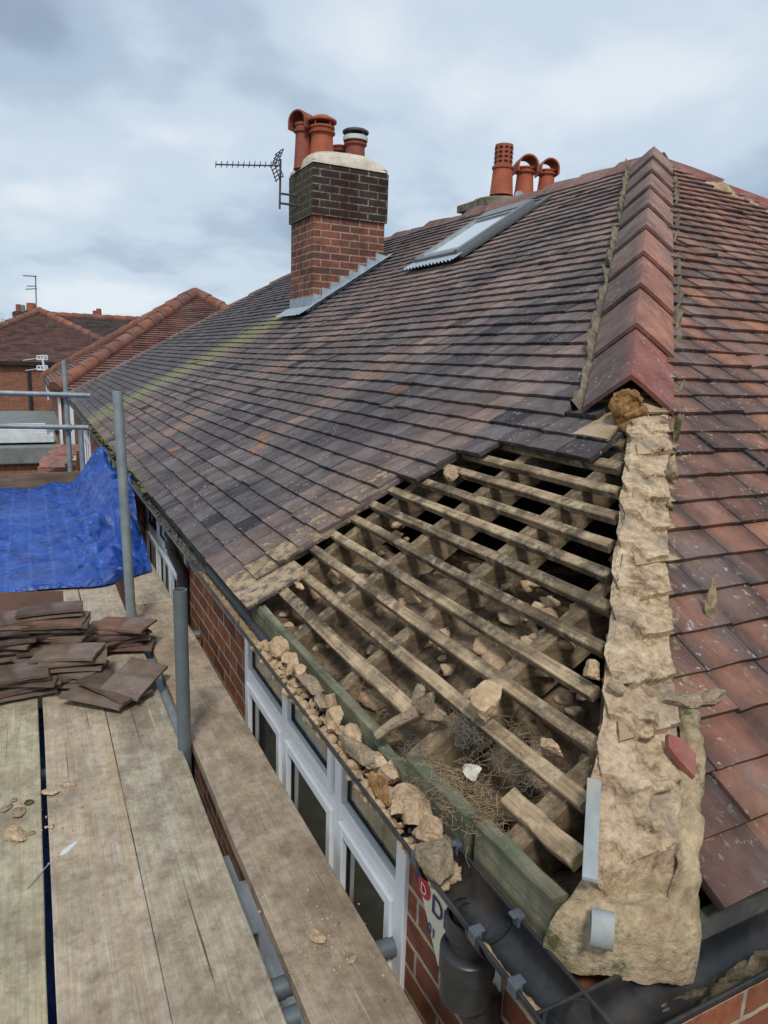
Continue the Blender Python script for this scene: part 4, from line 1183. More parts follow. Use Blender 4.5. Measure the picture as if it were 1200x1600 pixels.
# lumps and flakes lying on battens and tiles
def loose(x, y, s, mt, lab, plane='L', off=.02, name='mortar_lump', rot=0., sub=4, grp=None):
    P = on_LS(x, y, off) if plane == 'L' else on_RS(x, y, off)
    mb = MB(); mb.lump((0, 0, 0), s, int(x*7+y), rot, .8, sub)
    o = mb.build(name, MT[mt], None, 'auto'); o.location = P; return tag(o, lab, 'mortar lump', grp)
loose(762, 1095, (.034, .04, .044), 'lump', 'big tan mortar block balanced on a batten', off=.035)
loose(706, 738, (.018, .035, .03), 'lump', 'flat pale mortar flake at the broken tile edge near the top of the hole', off=.01)
loose(467, 915, (.02, .028, .012), 'lump', 'flat pale mortar flake on the lowest cut tiles', off=.04)
loose(740, 1202, (.018, .022, .018), 'flaunch', 'creamy yellow mortar lump lying in the nest straw', off=-.02)
loose(860, 1168, (.022, .028, .016), 'lump', 'pale crumbly mortar lump stuck with twigs below a batten', off=-.02)
loose(1110, 945, (.014, .012, .055), 'mortar_mossy', 'long mossy mortar flake standing on the right hand tiles', 'R', .05, 'mortar_flake', .4)
loose(1050, 735, (.014, .02, .05), 'mortar_mossy', 'narrow mortar flake peeling off just below the lowest hip tile', 'R', .06, 'mortar_flake', .2)
loose(1058, 672, (.012, .016, .05), 'moss', 'green mossy mortar flake standing upright below the lowest hip tile', 'R', .06, 'mortar_flake', .2)
loose(925, 1048, (.02, .022, .018), 'lump', 'pale mortar lump at the right end of a batten', off=.03)
loose(1100, 1090, (.05, .014, .012), 'lump_grey', 'grey mortar strip lying across the right hand tiles', 'R', .05, 'mortar_flake', -.1)
loose(1070, 1092, (.04, .02, .014), 'lump_grey', 'grey mortar piece bedded on the hip beside the grey strip', 'R', .05, 'mortar_flake', -.2)
# curved strip with grey fibrous end bridging the fascia break
mb = MB()
a, b = on_LS(588, 1150, .03), on_LS(652, 1112, .035)
mb.path([a, a*.6+b*.4+V((0, 0, .006)), b], [.011, .013, .014], 8)
mb.lump(on_LS(668, 1100, .03), (.022, .03, .03), 77, .4, .9, 4)
mb.lump(on_LS(655, 1085, .02), (.016, .02, .03), 78, .4, .9, 4)
mb.lump(on_LS(682, 1118, .02), (.014, .024, .02), 79, .9, .9, 4)
tag(mb.build('mortar_strip', MT['lump_grey'], None, 'auto'), 'pale mortar strip with crumbly grey end lying over the broken fascia', 'mortar strip')
# red shard in the bedding
mb = MB()
pts = [on_RS(1044, 1146, .062), on_RS(1066, 1154, .062), on_RS(1088, 1178, .058), on_RS(1086, 1214, .054), on_RS(1062, 1188, .058), on_RS(1045, 1166, .062)]
f = [mb.vert(p) for p in pts]; g = [mb.vert(p-NR*.012) for p in pts]; mb.face(f[::-1]); mb.face(g)
for k in range(6): mb.face((f[k], f[(k+1) % 6], g[(k+1) % 6], g[k]))
tag(mb.build('tile_shard', MT['redtile'], None), 'smooth red broken tile shard stuck in the hip mortar', 'tile shard')
# nest straw and dusty fibres
mb = MB(); r4 = random.Random(3)
def strands(mb, c, spread, n_, ln, rad, flatz=.4):
    for i in range(n_):
        p = V(c)+V((r4.gauss(0, spread[0]), r4.gauss(0, spread[1]), r4.gauss(0, spread[2])))
        d = V((r4.gauss(0, 1), r4.gauss(0, 1), r4.gauss(0, flatz))).normalized(); l_ = ln*r4.uniform(.4, 1.3)
        e = V((r4.gauss(0, 1), r4.gauss(0, 1), r4.gauss(0, flatz)))*l_*.25
        mb.path([p, p+d*l_*.5+e, p+d*l_], [rad, rad, rad*.5], 4, False)
strands(mb, on_LS(720, 1240, -.03), (.035, .06, .012), 620, .035, .0006)
strands(mb, on_LS(800, 1150, -.04), (.03, .05, .012), 130, .035, .0005)
strands(mb, on_LS(600, 1100, -.05), (.02, .05, .012), 130, .035, .0005)
tag(mb.build('nest_straw', MT['straw'], None), 'dry straw of an old bird nest behind the broken fascia', 'straw', kind='stuff')
mb = MB()
strands(mb, on_LS(735, 1140, -.02), (.02, .035, .014), 420, .03, .0005, .9)
strands(mb, on_LS(820, 1190, -.03), (.03, .05, .012), 260, .03, .0005, .9)
strands(mb, on_LS(650, 1190, -.02), (.008, .03, .02), 160, .03, .0005, .9)
tag(mb.build('dust_fibre', MT['web'], None), 'grey dusty fibre hanging around the nest under the battens', 'fibre', kind='stuff')

# ------------------------------------------------------------------ scaffold
BW, BT = .222, .038
XA = -.034
def sboard(name, x0, y0, y1, z, mat, lab, seed, ang=0., w=BW, end=None, tint=(1, 1, 1), grp='boards of the scaffold platform'):
    mb = MB(); nY = 60; nX = 7
    mb.cur = tint
    def P(u, v, top):
        y = y0+(y1-y0)*v; e = .0018*nz(y*3, seed, u*3)
        x = x0+w*u+(e+.003*nz(y*.7, seed)*1.)
        zz = z+.0012*nz(x*9, y*2.3, seed)+.004*nz(y*.6, seed, 4)
        if u in (0, 1) and top: zz -= .0018
        return V((x, y, zz-(0 if top else BT)))
    us = [0, .012, .2, .4, .6, .8, .988, 1]
    top = [[mb.vert(P(u, j/nY, 1)) for u in us] for j in range(nY+1)]
    bot = [[mb.vert(P(u, j/nY, 0)) for u in us] for j in range(nY+1)]
    for j in range(nY):
        for i in range(len(us)-1):
            mb.face((top[j][i], top[j][i+1], top[j+1][i+1], top[j+1][i])); mb.face((bot[j][i+1], bot[j][i], bot[j+1][i], bot[j+1][i+1]))
        mb.face((bot[j][0], top[j][0], top[j+1][0], bot[j+1][0])); mb.face((top[j][-1], bot[j][-1], bot[j+1][-1], top[j+1][-1]))
    for i in range(len(us)-1):
        mb.face((bot[0][i], bot[0][i+1], top[0][i+1], top[0][i])); mb.face((top[-1][i], top[-1][i+1], bot[-1][i+1], bot[-1][i]))
    o = mb.build(name, mat, None, cols=True)
    return tag(o, lab, 'scaffold board', grp)
YM = 3.85
sboard('scaffold_board', XA-.237, -.8, 3.15, 0, MT['board'], 'greenish grey scaffold board at the left edge with mortar crumbs and a nail', 1, tint=(.95, 1.0, .90))
sboard('scaffold_board', XA+.002, -.8, 3.2, 0, MT['board'], 'worn scaffold board with open grain and a white smear beside the blue gap', 2, tint=(1.05, 1.02, .98))
sboard('scaffold_board', XA+.227, -.8, YM, 0, MT['board_d'], 'smooth grey scaffold board left of the gap with the metal channel', 3, tint=(1.05, 1.1, 1.08))
sboard('scaffold_board', .458, -.8, 4.02, 0, MT['board_d'], 'single brown scaffold board nearest the window with mortar splashes', 4, tint=(1.05, 1., .95))
for i, (x, y0, y1, lab) in enumerate(((XA-.715, -.8, 7.5, 'scaffold board under the left part of the tarpaulin'), (XA-.476, -.8, 7.5, 'scaffold board beneath the tile stack next to the left edge'))):
    sboard('scaffold_board', x, y0, y1, 0, MT['board'], lab, 10+i)
for i, (x, y0, w, lab, tn) in enumerate(((XA-.237, 3.17, BW, 'pale far scaffold board running under the tarpaulin at its left', (1.1, 1.1, 1.1)), (XA+.002, 3.23, BW, 'pale far scaffold board in the middle running under the tarpaulin', (1.15, 1.15, 1.12)), (XA+.227, YM+.01, .21, 'pale far scaffold board left of the far dark gap', (1.1, 1.1, 1.12)), (.470, 4.03, .205, 'pale short scaffold board beyond the tall pole next to the wall', (1.2, 1.18, 1.15)))):
    sboard('scaffold_board', x, y0, 7.5, .0, MT['board'], lab, 20+i, w=w, tint=tn)
sc_ = thing('scaffold', 'galvanised tube scaffold with upright poles and guard rails along the bungalow', 'scaffold', (.45, 2.4, -2))
def tube(name, p0, p1, mat=MT['galv'], r=.02415):
    mb = MB(); mb.hollow(p0, p1, r, 22); return mb.build(name, mat, sc_, 'auto')
# standards
P = on_z(288, 1168, 0.); tp = on_plane(283, 903, fw, fw.dot(P)); tube('standard', V((P.x+.004, P.y, -2)), V((P.x-.0, P.y, tp.z)), MT['galv_d'])
P = on_z(210, 983, 0.); tp = on_plane(192, 601, fw, fw.dot(P)); tube('standard', V((.432, P.y, -2)), V((.385, P.y+.05, tp.z-.02)))
PX = V((.335, 7.66, .2)); q0, q1 = on_y(108, 742, 7.66), on_y(100, 563, 7.66)
tube('standard', V((q0.x+.01, 7.66, -2)), q1)
r0 = on_y(133, 775, 7.45); r1 = on_y(126, 672, 7.45); tube('standard', V((r0.x, 7.45, -2)), r1)
# guard rails
g0, g1 = on_y(-60, 612, 7.60), on_y(141, 618, 7.60); tube('guard_rail', g0+(g0-g1)*1.5, g1)
h0, h1 = on_y(-60, 664.5, 7.60), on_y(138, 668, 7.60); tube('guard_rail', h0+(h0-h1)*1.5, h1)
# couplers
def coupler(P):
    mb = MB(); mb.lathe(P+V((0, 0, -.03)), [(.026, 0), (.033, .004), (.033, .056), (.026, .06)], 16, cap=False)
    mb.path([P+V((-.036, -.035, 0)), P+V((.036, -.035, 0))], .034, 12); mb.path([P+V((.02, -.05, .045)), P+V((.02, -.05, -.045))], .009, 8)
    mb.build('coupler', MT['galv'], sc_, 'auto')
for rr in (g1, h1):
    f_ = (q1.z-rr.z)/(q1.z+2); coupler(V((q1.x+(q0.x+.01-q1.x)*f_, 7.65, rr.z)))
mb = MB(); mb.box((q0.x-.05, 7.60, q0.z-.02), (q0.x+.06, 7.72, q0.z+.02)); mb.build('base_clamp', MT['galv'], sc_, bev=.006)
# transoms under the boards
P = on_z(640, 1468, -.063)
for (Y, x1, m) in ((P.y, .752, 'galv_d'), (P.y-.085, .46, 'galv_d'), (2.52, .70, 'galv_d'), (3.62, .735, 'galv_d'), (4.0, .72, 'galv_d'), (5.6, .70, 'galv_d'), (7.3, .6, 'galv_d')):
    tube('transom', V((-1.0, Y, -.064)), V((x1, Y, -.064)), MT[m])
for X in (-.95, ):
    tube('ledger', V((X, -1, -.115)), V((X, 7.8, -.115)))
# metal channel lengths showing in the gap
def channel(y0, y1, z=-.045):
    mb = MB(); x0, x1 = .414, .458
    mb.box((x0, y0, z-.004), (x1, y1, z)); mb.box((x0, y0, z-.07), (x0+.004, y1, z-.004)); mb.box((x1-.004, y0, z-.07), (x1, y1, z-.004))
    mb.build('channel', MT['galv'], sc_)
channel(2.56, 3.6, -.042); channel(on_z(400, 1462, -.1).y, on_z(360, 1340, -.1).y, -.090); channel(-.8, on_z(425, 1500, -.1).y, -.090)
mb = MB(); q = on_z(213, 986, .012); mb.box((q.x-.035, q.y-.04, .002), (q.x+.035, q.y+.03, .03)); mb.build('pole_sleeve', MT['lead'], sc_, bev=.006)
# toe board across the far end
mb = MB(); mb.box((-1.6, 7.52, .0), (.44, 7.558, .225)); mb.cur = (1, 1, 1)
tag(mb.build('toe_board', MT['toe'], None, cols=True), 'brown upright toe board across the far end of the scaffold', 'toe board')
# blue sheet seen through the board gap
mb = MB(); mb.box((XA-.03, 1.0, -.135), (XA+.035, 3.2, -.132))
tag(mb.build('blue_sheet', MT['tarp'], None), 'strip of blue plastic sheet under the gap between two scaffold boards', 'plastic sheet')

# ------------------------------------------------------------------ tarpaulin
mb = MB()
def th_(X, Y):
    k = fb(X*2.1, Y*1.9, 2., 1., 5)
    z = .022+.030*(k+.25)
    # long folds running away and across
    z += .022*abs(nz(X*3.4+Y*1.7, Y*.5, 3))*sm(4.45, 5.2, Y)
    z += .018*abs(nz(Y*3.1-X*.8, X*.7, 8))
    z += .020*(1-abs(nz(X*6.5+Y*2.3, Y*2.2, 13))*3)*sm(.2, .5, nz(X*1.3, Y*1.1, 21)+.35) + .012*(1-abs(nz(X*3.1-Y*7.1, Y*1.2, 33))*3)*sm(4.5, 5., Y)
    rise = sm(.27, .60, X+.04*nz(Y*3, 1))*sm(4.55, 5.6, Y)
    z += rise*(.30+.05*nz(Y*2.6, X*2, 5)) + rise*.10*abs(nz(Y*4.2, X*3.1, 7))
    z += .17*sm(.0, .5, X)*math.exp(-((Y-5.2)/.55)**2)*abs(nz(X*7, Y*5, 9))*2
    z += .13*sm(6.9, 7.5, Y)*(.5+.6*nz(X*3, 2.))
    return z
def fn(u, v):
    Y0_ = 4.42+.10*nz(u*4, 3.)+.20*sm(.82, 1., u)
    X = -1.5+u*2.13; Y = Y0_+v*(7.50-Y0_)
    z = th_(X, Y)
    if v == 0: z = min(z, .014)
    return V((X+.03*nz(Y*2, 3, X), Y+.03*nz(X*3, 4, Y), max(z, .012)))
mb.grid(240, 280, fn)
tag(mb.build('tarpaulin', MT['tarp'], None, True), 'crumpled blue tarpaulin covering the far end of the scaffold', 'tarpaulin')

# ------------------------------------------------------------------ stacks of salvaged tiles
def loose_tile(P, rz, mat, lab, grp, tilt=(0, 0), seed=0, w=.165, l_=.265, th=.012):
    mb = MB(); r = random.Random(seed); nU, nV = 6, 8
    def S(i, j, t_):
        u = i/nU-.5; v = j/nV-.5
        ed = .004*nz(j*1.3, seed, i*2.) if i in (0, nU) else 0
        ed2 = .005*nz(i*1.3, seed, j*2.+7) if j in (0, nV) else 0
        z = (-.004*(2*v)**2-.002*(2*u)**2)
        return V((u*w+ed, v*l_+ed2, z+(th if t_ else 0)+.0012*nz(u*9, v*9, seed)))
    t_ = [[mb.vert(S(i, j, 1)) for j in range(nV+1)] for i in range(nU+1)]
    b_ = [[mb.vert(S(i, j, 0)) for j in range(nV+1)] for i in range(nU+1)]
    for i in range(nU):
        for j in range(nV):
            mb.face((t_[i][j], t_[i+1][j], t_[i+1][j+1], t_[i][j+1])); mb.face((b_[i][j+1], b_[i+1][j+1], b_[i+1][j], b_[i][j]))
    for i in range(nU):
        mb.face((b_[i][0], b_[i+1][0], t_[i+1][0], t_[i][0])); mb.face((t_[i][nV], t_[i+1][nV], b_[i+1][nV], b_[i][nV]))
    for j in range(nV):
        mb.face((t_[0][j], t_[0][j+1], b_[0][j+1], b_[0][j])); mb.face((b_[nU][j], b_[nU][j+1], t_[nU][j+1], t_[nU][j]))
    for u in (-.028, .028): mb.obox((u-.008, l_/2-.03, -.012), (.016, 0, 0), (0, .015, 0), (0, 0, .013))
    o = mb.build('clay_tile', mat, None, 'auto'); o.location = P; o.rotation_euler = (tilt[0], tilt[1], rz)
    return tag(o, lab, 'clay tile', grp)
rs = random.Random(17)
ords = ['lowest', 'second lowest', 'third from bottom', 'fourth from bottom', 'fifth from bottom', 'sixth from bottom', 'seventh from bottom', 'eighth from bottom', 'ninth from bottom', 'tenth from bottom', 'eleventh from bottom', 'twelfth from bottom', 'thirteenth from bottom', 'fourteenth from bottom', 'fifteenth from bottom', 'sixteenth from bottom']
def stack(c, n_, rz, name, mats, spread=.022, step=.0142, tilt=.035):
    for k in range(n_):
        w_ = ords[k] if k < n_-1 else 'topmost'
        loose_tile(V((c[0]+rs.gauss(0, spread), c[1]+rs.gauss(0, spread), .012+.010+k*step)), rz+rs.gauss(0, .22), MT[mats[k % len(mats)]],
                   f'{w_} old tile in {name}', 'salvaged roof tiles on the scaffold', (rs.gauss(0, tilt), rs.gauss(0, tilt)), int(c[0]*100+c[1]*10+k*3))
stack(on_z(86, 1040), 15, R_(86), 'the tall tile stack behind the others', ['loose2', 'loose2', 'loose3', 'loose', 'loose2'], .016, .0172, .035)
stack(on_z(10, 1044), 13, R_(80), 'the stack at the left behind the low front stack', ['loose2', 'loose3', 'loose2', 'loose'], .018, .0172, .035)
stack(on_z(-62, 1052), 11, R_(84), 'the stack at the left photo edge', ['loose2', 'loose', 'loose3'], .02, .017)
stack(on_z(114, 1068), 8, R_(66), 'the low pale stack in front of the tall one', ['loose', 'loose', 'loose2'], .014, .016, .04)
stack(on_z(28, 1086), 6, R_(88), 'the low front stack at the left', ['loose', 'loose2'], .014, .0165)
stack(on_z(186, 1016), 7, R_(85), 'the small stack beside the tall pole', ['loose3', 'loose2', 'loose'], .016, .0168)
q = on_z(158, 1098); loose_tile(V((q.x, q.y, .030)), R_(52), MT['loose'], 'lower tile of the slanting pair with its pale edge showing in front of the stacks', 'salvaged roof tiles on the scaffold', (.06, .1), 901)
q = on_z(180, 1090); loose_tile(V((q.x, q.y, .050)), R_(38), MT['loose2'], 'dark loose tile lying in the middle of the slanting pile in front of the stacks', 'salvaged roof tiles on the scaffold', (.12, .1), 902)
q = on_z(212, 1082); loose_tile(V((q.x, q.y, .066)), R_(-35), MT['loose'], 'brown loose tile lying crosswise on top in front of the stacks', 'salvaged roof tiles on the scaffold', (.1, .16), 903)
# brown panel behind the stacks
mb = MB(); a, b = on_z(-60, 980), on_z(102, 972)
mb.hexa([a, b, b+V((0, .014, 0)), a+V((0, .014, 0)), a+V((0, .06, .16)), b+V((0, .06, .15)), b+V((0, .074, .15)), a+V((0, .074, .16))])
tag(mb.build('brown_panel', MT['card'], None), 'reddish brown panel standing behind the tile stacks', 'panel')
# crumbs on the left board
CR = [(78, 1238, .022, 'lump', 'pale mortar lump lying on the blue gap'), (30, 1268, .026, 'lump_grey', 'grey mortar lump on the left board beside the moss'), (46, 1253, .014, 'moss', 'green moss tuft on the left scaffold board'),
      (8, 1263, .018, 'lump_grey', 'grey mortar flake at the left photo edge'), (20, 1305, .034, 'lump', 'flat tan mortar flake at the left edge of the photo'), (50, 1301, .010, 'lump_grey', 'small round grey lump right of the flat tan flake'),
      (80, 1291, .013, 'lump', 'small tan lump beside the blue gap'), (105, 1225, .02, 'lump', 'dusty flat mortar smear lump right of the blue gap'), (22, 1250, .012, 'lump_grey', 'thin grey sliver behind the moss tuft'),
      (497, 1463, .022, 'lump', 'squarish tan mortar flake on the board nearest the window'), (549, 1500, .012, 'lump', 'small tan crumb near the tube end on the right board')]
for i, (x, y, s, mt, lab) in enumerate(CR):
    P = on_z(x, y, .006); mb = MB(); mb.lump((0, 0, 0), (s*1.15, s*.8, s*.35), 700+i, i*1.3, .9, 4); o = mb.build('mortar_crumb', MT[mt], None, 'auto'); o.location = P
    tag(o, lab, 'mortar lump', 'mortar pieces lying on the scaffold boards')
mb = MB()
for i in range(130):
    if rnd.random() < .5: P = on_z(rnd.gauss(500, 35), rnd.gauss(1480, 40), .002)
    elif rnd.random() < .5: P = on_z(rnd.gauss(60, 60), rnd.gauss(1265, 35), .002)
    else: P = V((rnd.choice((rnd.uniform(-.2, .4), rnd.uniform(.47, .67))), rnd.uniform(1.1, 3), .002))
    s = rnd.uniform(.0015, .005); mb.lump(P, (s*1.3, s, s*.7), 800+i, rnd.random()*3, .9, 1)
tag(mb.build('grit', MT['lump'], None, True), 'grit and mortar crumbs scattered over the scaffold boards', 'grit', kind='stuff')
a, b = on_z(76, 1350, .006), on_z(43, 1388, .004)
mb = MB(); mb.path([a, b], .0015, 8); dd = (a-b).normalized(); mb.path([a, a+dd*.002], .0036, 10)
tag(mb.build('nail', MT['alu'], None, 'auto'), 'bright steel nail lying across the left scaffold board', 'nail')
mb = MB()
def fn(u, v):
    c = on_z(108, 1325); x = (u-.5)*.075; y = (v-.5)*.028
    e = max(0, 1-(2*u-1)**2-(2*v-1)**2*(1.+1.6*u)-.7*abs(nz(u*7, v*5, 3))-.3*abs(nz(u*25, v*15, 3)))
    q = Matrix.Rotation(.75, 3, 'Z')@V((x, y, 0)); return V((c.x+q.x, c.y+q.y, .0022*e*(1+.5*nz(u*9, v*9))-.002*(e <= 0)+.0012))
mb.grid(60, 30, fn); tag(mb.build('mortar_smear', MT['white'], None, True), 'white smear of filler on the worn scaffold board', 'smear')

# ------------------------------------------------------------------ neighbours
def hip_house(name, lab, X0, Y0, ze, W, L_, t_, mat_r, mat_b, zg=-2.0, ridge_along='y', rc=((.21, .10, .075), (.17, .085, .065)), soff=.12, tile_step=.1, cols=None):
    h = thing(name, lab, 'house', (X0+W/2, Y0+L_/2, zg))
    r = W/2 if ridge_along == 'y' else L_/2
    c = [V((X0, Y0, ze)), V((X0+W, Y0, ze)), V((X0+W, Y0+L_, ze)), V((X0, Y0+L_, ze))]
    if ridge_along == 'y': a, b = V((X0+r, Y0+r, ze+r*t_)), V((X0+r, Y0+L_-r, ze+r*t_)); quads = [((c[0], c[1], a), ), ((c[1], c[2], b, a), ), ((c[2], c[3], b), ), ((c[3], c[0], a, b), )]
    else: a, b = V((X0+r, Y0+r, ze+r*t_)), V((X0+W-r, Y0+r, ze+r*t_)); quads = [((c[0], c[1], b, a), ), ((c[1], c[2], b), ), ((c[2], c[3], a, b), ), ((c[3], c[0], a), )]
    for (q,) in quads:
        # stepped courses
        mb = MB()
        e0, e1 = q[0], q[1]; t0 = q[-1] if len(q) == 4 else q[2]; t1 = q[2]
        nc = int((ze+r*t_-ze)/t_*math.sqrt(1+t_*t_)/tile_step)
        nn_ = (e1-e0).cross(t0-e0).normalized(); nn_ = nn_ if nn_.z > 0 else -nn_
        for k in range(nc):
            f0, f1 = k/nc, min(1, (k+1.15)/nc)
            A0, B0 = e0+(t0-e0)*f0, e1+(t1-e1)*f0; A1, B1 = e0+(t0-e0)*f1, e1+(t1-e1)*f1
            m_ = max(1, int((B0-A0).length/.33))
            for i in range(m_):
                u0, u1 = i/m_, (i+1)/m_
                cc = lerp(rc[0], rc[1], rnd.random()); s_ = .75+.5*rnd.random(); cc = tuple(x*s_ for x in cc)
                mb.cur = cc
                p = [A0+(B0-A0)*u0+nn_*.045, A0+(B0-A0)*u1+nn_*.045, A1+(B1-A1)*u1+nn_*.008, A1+(B1-A1)*u0+nn_*.008]
                mb.quad(*p); mb.quad(p[0]-nn_*.03, p[1]-nn_*.03, p[1], p[0])
        mb.build('roof_slope', mat_r, h, cols=True)
    # hip and ridge tiles
    for (p, q) in ((c[0], a), (a, b), (c[1], a if ridge_along == 'y' else b), (c[3], a if ridge_along == 'x' else b)):
        mb = MB(); ln = (q-p).length; m_ = int(ln/.45); pts = []
        for i in range(m_):
            mb.cur = lerp((.27, .10, .06), (.17, .075, .055), rnd.random())
            s0_ = p+(q-p)*(i/m_)+V((0, 0, .035)); s1_ = p+(q-p)*((i+1.05)/m_)+V((0, 0, .02)); mb.path([s0_, s1_], [.165, .15], 10)
        mb.build('hip_tile' if (q-p).z > .3 else 'ridge_tile', MT['hip'], h, 'auto', True)
    mb = MB(); mb.box((X0+soff, Y0+soff, zg), (X0+W-soff, Y0+L_-soff, ze-.03)); mb.build('wall', mat_b, h)
    mb = MB()
    for (p, q, n_) in ((c[0], c[1], V((0, -1, 0))), (c[0], c[3], V((-1, 0, 0))), (c[1], c[2], V((1, 0, 0)))):
        d_ = (q-p); mb.obox(p+n_*.08+V((0, 0, -.10)), d_, -n_*.1, V((0, 0, .1)))
    mb.build('gutter', MT['gutter'], h)
    return h
nb = hip_house('bungalow', 'neighbouring bungalow with bright orange hip tiles just beyond the far end of the roof', .50, 16.86, .53, 7.6, 7.9, .653, MT['tile'], MT['brick_far'], rc=((.20, .10, .08), (.15, .075, .062)))
mb = MB(); mb.box((.55, 16.93, -.9), (.60, 17.5, .38)); mb.build('window', MT['upvc'], nb)
mb = MB(); mb.box((.72, 16.965, -1.), (1.4, 16.985, .38)); mb.build('window', MT['upvc'], nb)
DB = 33.
a = onray(-40, 571, DB); b_ = onray(140, 563, DB); pk = on_y(62, 487, 34.6); ZF = on_y(60, 567, 30.5).z
hb = hip_house('bungalow', 'far brown roofed brick bungalow at the left edge with tall aerial', pk.x-4.0, 30.6, ZF, 8.0, 12, (pk.z-ZF)/4.0, MT['tile'], MT['brick_far'], rc=((.19, .10, .08), (.15, .08, .068)))
hb2 = hip_house('bungalow', 'dark long roofed bungalow behind the brown far one', pk.x-4.0, 31.5, ZF, 22, 7.9, (pk.z-.12-ZF)/3.95, MT['tile'], MT['brick_far'], ridge_along='x', rc=((.12, .085, .078), (.10, .075, .072)))
def far_ch(parent, x, yb, yt, dep, w, pots):
    c = onray(x, yb, dep); t_ = onray(x, yt, dep)
    mb = MB(); mb.box((c.x-w/2, c.y-.3, c.z-.8), (c.x+w/2, c.y+.3, t_.z)); mb.box((c.x-w/2-.06, c.y-.36, t_.z-.25), (c.x+w/2+.06, c.y+.36, t_.z-.05))
    o = mb.build('chimney', MT['brick_dk'], parent)
    for (px_, pt_, r, m) in pots:
        q = onray(px_, yt, dep); tt = onray(px_, pt_, dep); mb = MB(); mb.lathe(V((q.x, q.y, t_.z-.02)), [(r, 0), (r*.85, tt.z-t_.z), (r*.6, tt.z-t_.z)], 12); p = mb.build('chimney_pot', MT[m], None, 'auto'); p.parent = o
far_ch(hb, 32, 500, 487, 34.5, .55, [(29, 475, .13, 'pot'), (36, 476, .12, 'greyroof')])
far_ch(hb, 49, 500, 486, 35.2, .6, [(49, 473, .24, 'pot_o')])
far_ch(hb2, 152, 505, 498, 41., .75, [(149, 485, .15, 'pot'), (155, 482, .16, 'pot')])
ta = thing('tv_aerial', 'tall thin television aerial on the far brown roof', 'aerial', onray(57, 487, 35))
mb = MB(); mb.path([onray(57, 490, 35), onray(55.5, 431, 35)], .028, 6); mb.build('mast', MT['aer'], ta)
mb = MB()
for (xa, ya, xb, yb) in ((36, 430.5, 57, 432), (40, 452, 58, 451), (42, 447, 57, 447)): mb.path([onray(xa, ya, 35), onray(xb, yb, 35)], .022, 6)
for k in range(6): q = onray(40+3*k, 431.2, 35); mb.path([q+V((0, -.25, 0)), q+V((0, .25, 0))], .014, 4)
mb.build('boom', MT['aer'], ta)
# blue clad dormer end and downpipe on the far wall
wy = 30.6+.12
mb = MB(); q0_, q1_ = on_y(73, 576, wy-.05), on_y(92, 612, wy-.05); mb.box((q0_.x, wy-.08, q1_.z), (q1_.x, wy, q0_.z)); mb.build('blue_panel', MT['blue_paint'], hb)
mb = MB(); q = on_y(71.5, 576, wy-.1); q2 = on_y(73.5, 576, wy-.1); mb.box((q.x-.03, wy-.10, q1_.z-.1), (q2.x+.03, wy-.02, q0_.z+.05)); mb.build('corner_trim', MT['upvc'], hb)
mb = MB(); q = on_y(46, 600, wy-.1); mb.path([V((q.x, wy-.06, .55)), V((q.x, wy-.06, -2))], .06, 8); mb.build('downpipe', MT['pipe'], hb)
# white aerials on a short pole
tw = thing('tv_aerial', 'pair of small white aerials in front of the far brick wall', 'aerial', onray(75, 600, 22))
mb = MB(); mb.path([onray(66, 560, 22), onray(70, 580, 22), onray(76, 625, 22)], .03, 8); mb.build('mast', MT['white'], tw)
for (y, x0_, x1_) in ((559, 36, 74), (575, 40, 74)):
    mb = MB(); a, b = onray(x0_, y+4, 22), onray(x1_, y-1, 22); mb.path([a, b], .012, 6)
    u = (RT).normalized()
    for yy in (-3, 3): mb.path([onray(58, y+yy, 22), onray(74, y+yy, 22)], .022, 6)
    for k in range(4): mb.path([onray(58+5.3*k, y-3.2, 22), onray(58+5.3*k, y+3.2, 22)], .02, 6)
    mb.build('antenna', MT['white'], tw)
# flat roofs, white sheets and pink tiles beyond the scaffold
def slab(name, x0, x1, yt, yb, dep, depth, mat, lab, cat, h=None):
    a = onray(x0, yt, dep); b = onray(x1, yt, dep); c = onray(x0, yb, dep)
    mb = MB(); mb.box((a.x, a.y, c.z), (b.x, a.y+depth, a.z)); o = mb.build(name, mat, None, bev=.01); return tag(o, lab, cat)
fr1 = thing('flat_roof_garage', 'grey flat roofed garage in front of the far brick bungalow', 'garage', (-2, 19.5, -2))
a, c = onray(-80, 649, 19), onray(101, 662, 19)
mb = MB(); mb.box((a.x, 19.0, c.z), (onray(101, 655, 19).x+.15, 23, onray(60, 650, 19).z)); mb.build('roof', MT['greyroof'], fr1, bev=.02)
mb = MB(); mb.box((a.x, 19.08, -2), (onray(101, 655, 19).x, 22.9, c.z)); mb.build('wall', MT['brick_far'], fr1)
fr2 = thing('flat_roof_shed', 'low grey felt roofed shed carrying the white plastic planks', 'shed', (-1.2, 12, -2))
dep = 11.5
a, b, c = onray(-90, 701, dep), onray(97, 701, dep), onray(0, 733, dep)
mb = MB(); mb.box((a.x, a.y, c.z), (b.x+.0, a.y+3.0, a.z)); mb.build('roof', MT['greyroof'], fr2, bev=.02)
mb = MB(); mb.box((a.x, a.y+.1, -2), (b.x-.25, a.y+2.9, c.z)); mb.build('wall', MT['brick_far'], fr2)
labs = ['lowest and longest white plastic plank stacked on the grey shed roof', 'second white plastic plank from the bottom on the shed roof', 'third white plastic plank from the bottom on the shed roof', 'topmost white plastic plank stacked on the shed roof']
